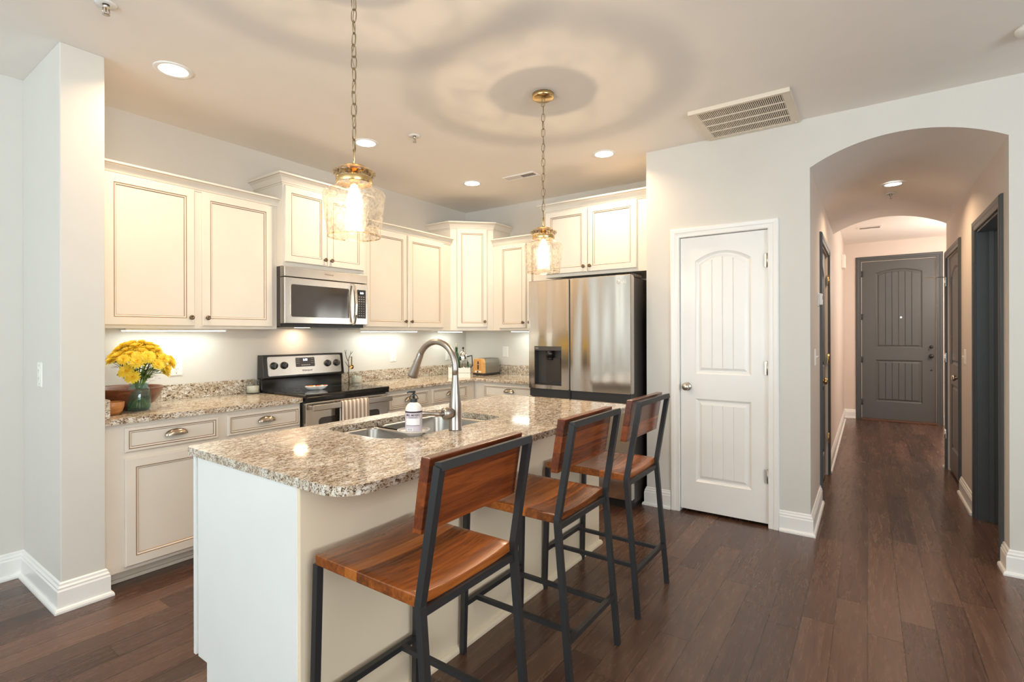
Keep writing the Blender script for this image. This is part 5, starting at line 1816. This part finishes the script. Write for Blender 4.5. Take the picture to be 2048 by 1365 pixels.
# ------------------------------------------------------------------ switches, outlets and small wall things
def plate(F, a, z, label, cat, name, slots, parent_loc, group='wall outlets and switches', w_=0.074, h_=0.118, mat=None):
    t = thing(name, label, cat, parent_loc, group)
    mat = mat or white_m
    i = [(0, 0.0005), (0.002, 0.005), (0.006, 0.0065)]
    MB().rings([[F(p, q, d) for p, q in ((a - w_ / 2 + k, z - h_ / 2 + k), (a + w_ / 2 - k, z - h_ / 2 + k), (a + w_ / 2 - k, z + h_ / 2 - k), (a - w_ / 2 + k, z + h_ / 2 - k))] for k, d in i]).build('plate', mat, t)

    def bx(a0, a1, z0, z1, d0, d1, nm, m):
        MB().prism([(a0, z0), (a1, z0), (a1, z1), (a0, z1)], lambda p, q: F(p, q, d0), lambda p, q: F(p, q, d1)).build(nm, m, t)
    if slots == 'outlet':
        bx(a - 0.0175, a + 0.0175, z - 0.036, z + 0.036, 0.006, 0.009, 'receptacle', mat)
        mb = MB()
        for s in (-1, 1):
            zz = z + s * 0.020
            for dx, hh in ((-0.0065, 0.004), (0.0065, 0.0035)):
                mb.prism([(a + dx - 0.0012, zz - hh + 0.003), (a + dx + 0.0012, zz - hh + 0.003), (a + dx + 0.0012, zz + hh + 0.003), (a + dx - 0.0012, zz + hh + 0.003)], lambda p, q: F(p, q, 0.0085), lambda p, q: F(p, q, 0.0092))
            mb.prism([(a - 0.002, zz - 0.008), (a + 0.002, zz - 0.008), (a + 0.002, zz - 0.004), (a - 0.002, zz - 0.004)], lambda p, q: F(p, q, 0.0085), lambda p, q: F(p, q, 0.0092))
        for s in (-1, 1):
            zz = z + s * 0.048
            mb.prism([(a - 0.0025, zz - 0.0025), (a + 0.0025, zz - 0.0025), (a + 0.0025, zz + 0.0025), (a - 0.0025, zz + 0.0025)], lambda p, q: F(p, q, 0.006), lambda p, q: F(p, q, 0.0068))
        mb.build('slots', ink_m, t)
    elif slots == 'switch':
        bx(a - 0.005, a + 0.005, z - 0.012, z + 0.012, 0.006, 0.008, 'collar', mat)
        MB().bar(F(a, z, 0.006), F(a, z + 0.010, 0.020), 0.008, 0.007).build('toggle', mat, t)
    elif slots == 'rocker':
        bx(a - 0.0165, a + 0.0165, z - 0.033, z + 0.033, 0.006, 0.0085, 'rocker', mat)
    return t


FB = frame_axes((0, 0, 0), (1, 0, 0), (0, -1, 0))
plate(FB, -3.096, 1.118, 'white outlet on the back wall right of the yellow flowers', 'outlet', 'wall_outlet', 'outlet', (-3.096, 0, 1.06), w_=0.08, h_=0.13)
plate(FB, -1.133, 1.119, 'white outlet on the back wall between range and corner, left of the faucet arc', 'outlet', 'wall_outlet', 'outlet', (-1.133, 0, 1.06))
plate(FB, -0.318, 1.10, 'white outlet on the back wall seen inside the faucet arc, near the corner', 'outlet', 'wall_outlet', 'outlet', (-0.318, 0, 1.04))
FR = frame_axes((0, 0, 0), (0, -1, 0), (-1, 0, 0))
plate(FR, 0.563, 1.137, 'white rocker plate on the right wall above the toaster', 'switch', 'wall_switch', 'rocker', (0, -0.563, 1.08))
FS = frame_axes((-3.873, 0, 0), (0, -1, 0), (-1, 0, 0))
plate(FS, 0.331, 1.125, 'white outlet low on the side of the white stub wall at far left', 'outlet', 'wall_outlet', 'outlet', (-3.873, -0.331, 1.06), h_=0.128)
FL_ = frame_axes((0, YL, 0), (1, 0, 0), (0, -1, 0))
plate(FL_, -0.35, 1.16, 'light switch on the left hallway wall below the thermostat', 'switch', 'wall_switch', 'switch', (-0.35, YL, 1.1))
FRt = frame_axes((0, YR, 0), (-1, 0, 0), (0, 1, 0))
plate(FRt, -0.854, 1.14, 'white light switch on the right hallway wall between the two slate doors', 'switch', 'wall_switch', 'switch', (0.854, YR, 1.08))
t = thing('thermostat', 'small white thermostat on the left hallway wall beside the slate door', 'thermostat', (-0.06, YL - 0.012, 1.54))
MB().box(-0.115, -0.02, YL - 0.008, YL - 0.0005, 1.535, 1.640, bev=0.002).box(-0.11, -0.025, YL - 0.030, YL - 0.008, 1.545, 1.630, bev=0.006).build('housing', white_m, t)
MB().box(-0.09, -0.045, YL - 0.0308, YL - 0.029, 1.585, 1.617).build('screen', grey_m, t)
t = thing('door_chime', 'white door chime box high on the left entry wall', 'chime', (4.3, YL - 0.02, 2.30))
MB().box(4.20, 4.45, YL - 0.045, YL - 0.0005, 2.27, 2.46, bev=0.006).build('housing', white_m, t)
t = thing('door_stop', 'little spring door stop on the baseboard near the slate front door', 'door stop', (4.6, YL - 0.05, 0.07))
MB().cyl((4.6, YL - 0.017, 0.07), (4.6, YL - 0.085, 0.07), 0.006, seg=10).cyl((4.6, YL - 0.085, 0.07), (4.6, YL - 0.10, 0.07), 0.009, seg=12).build('spring', satin_m, t)
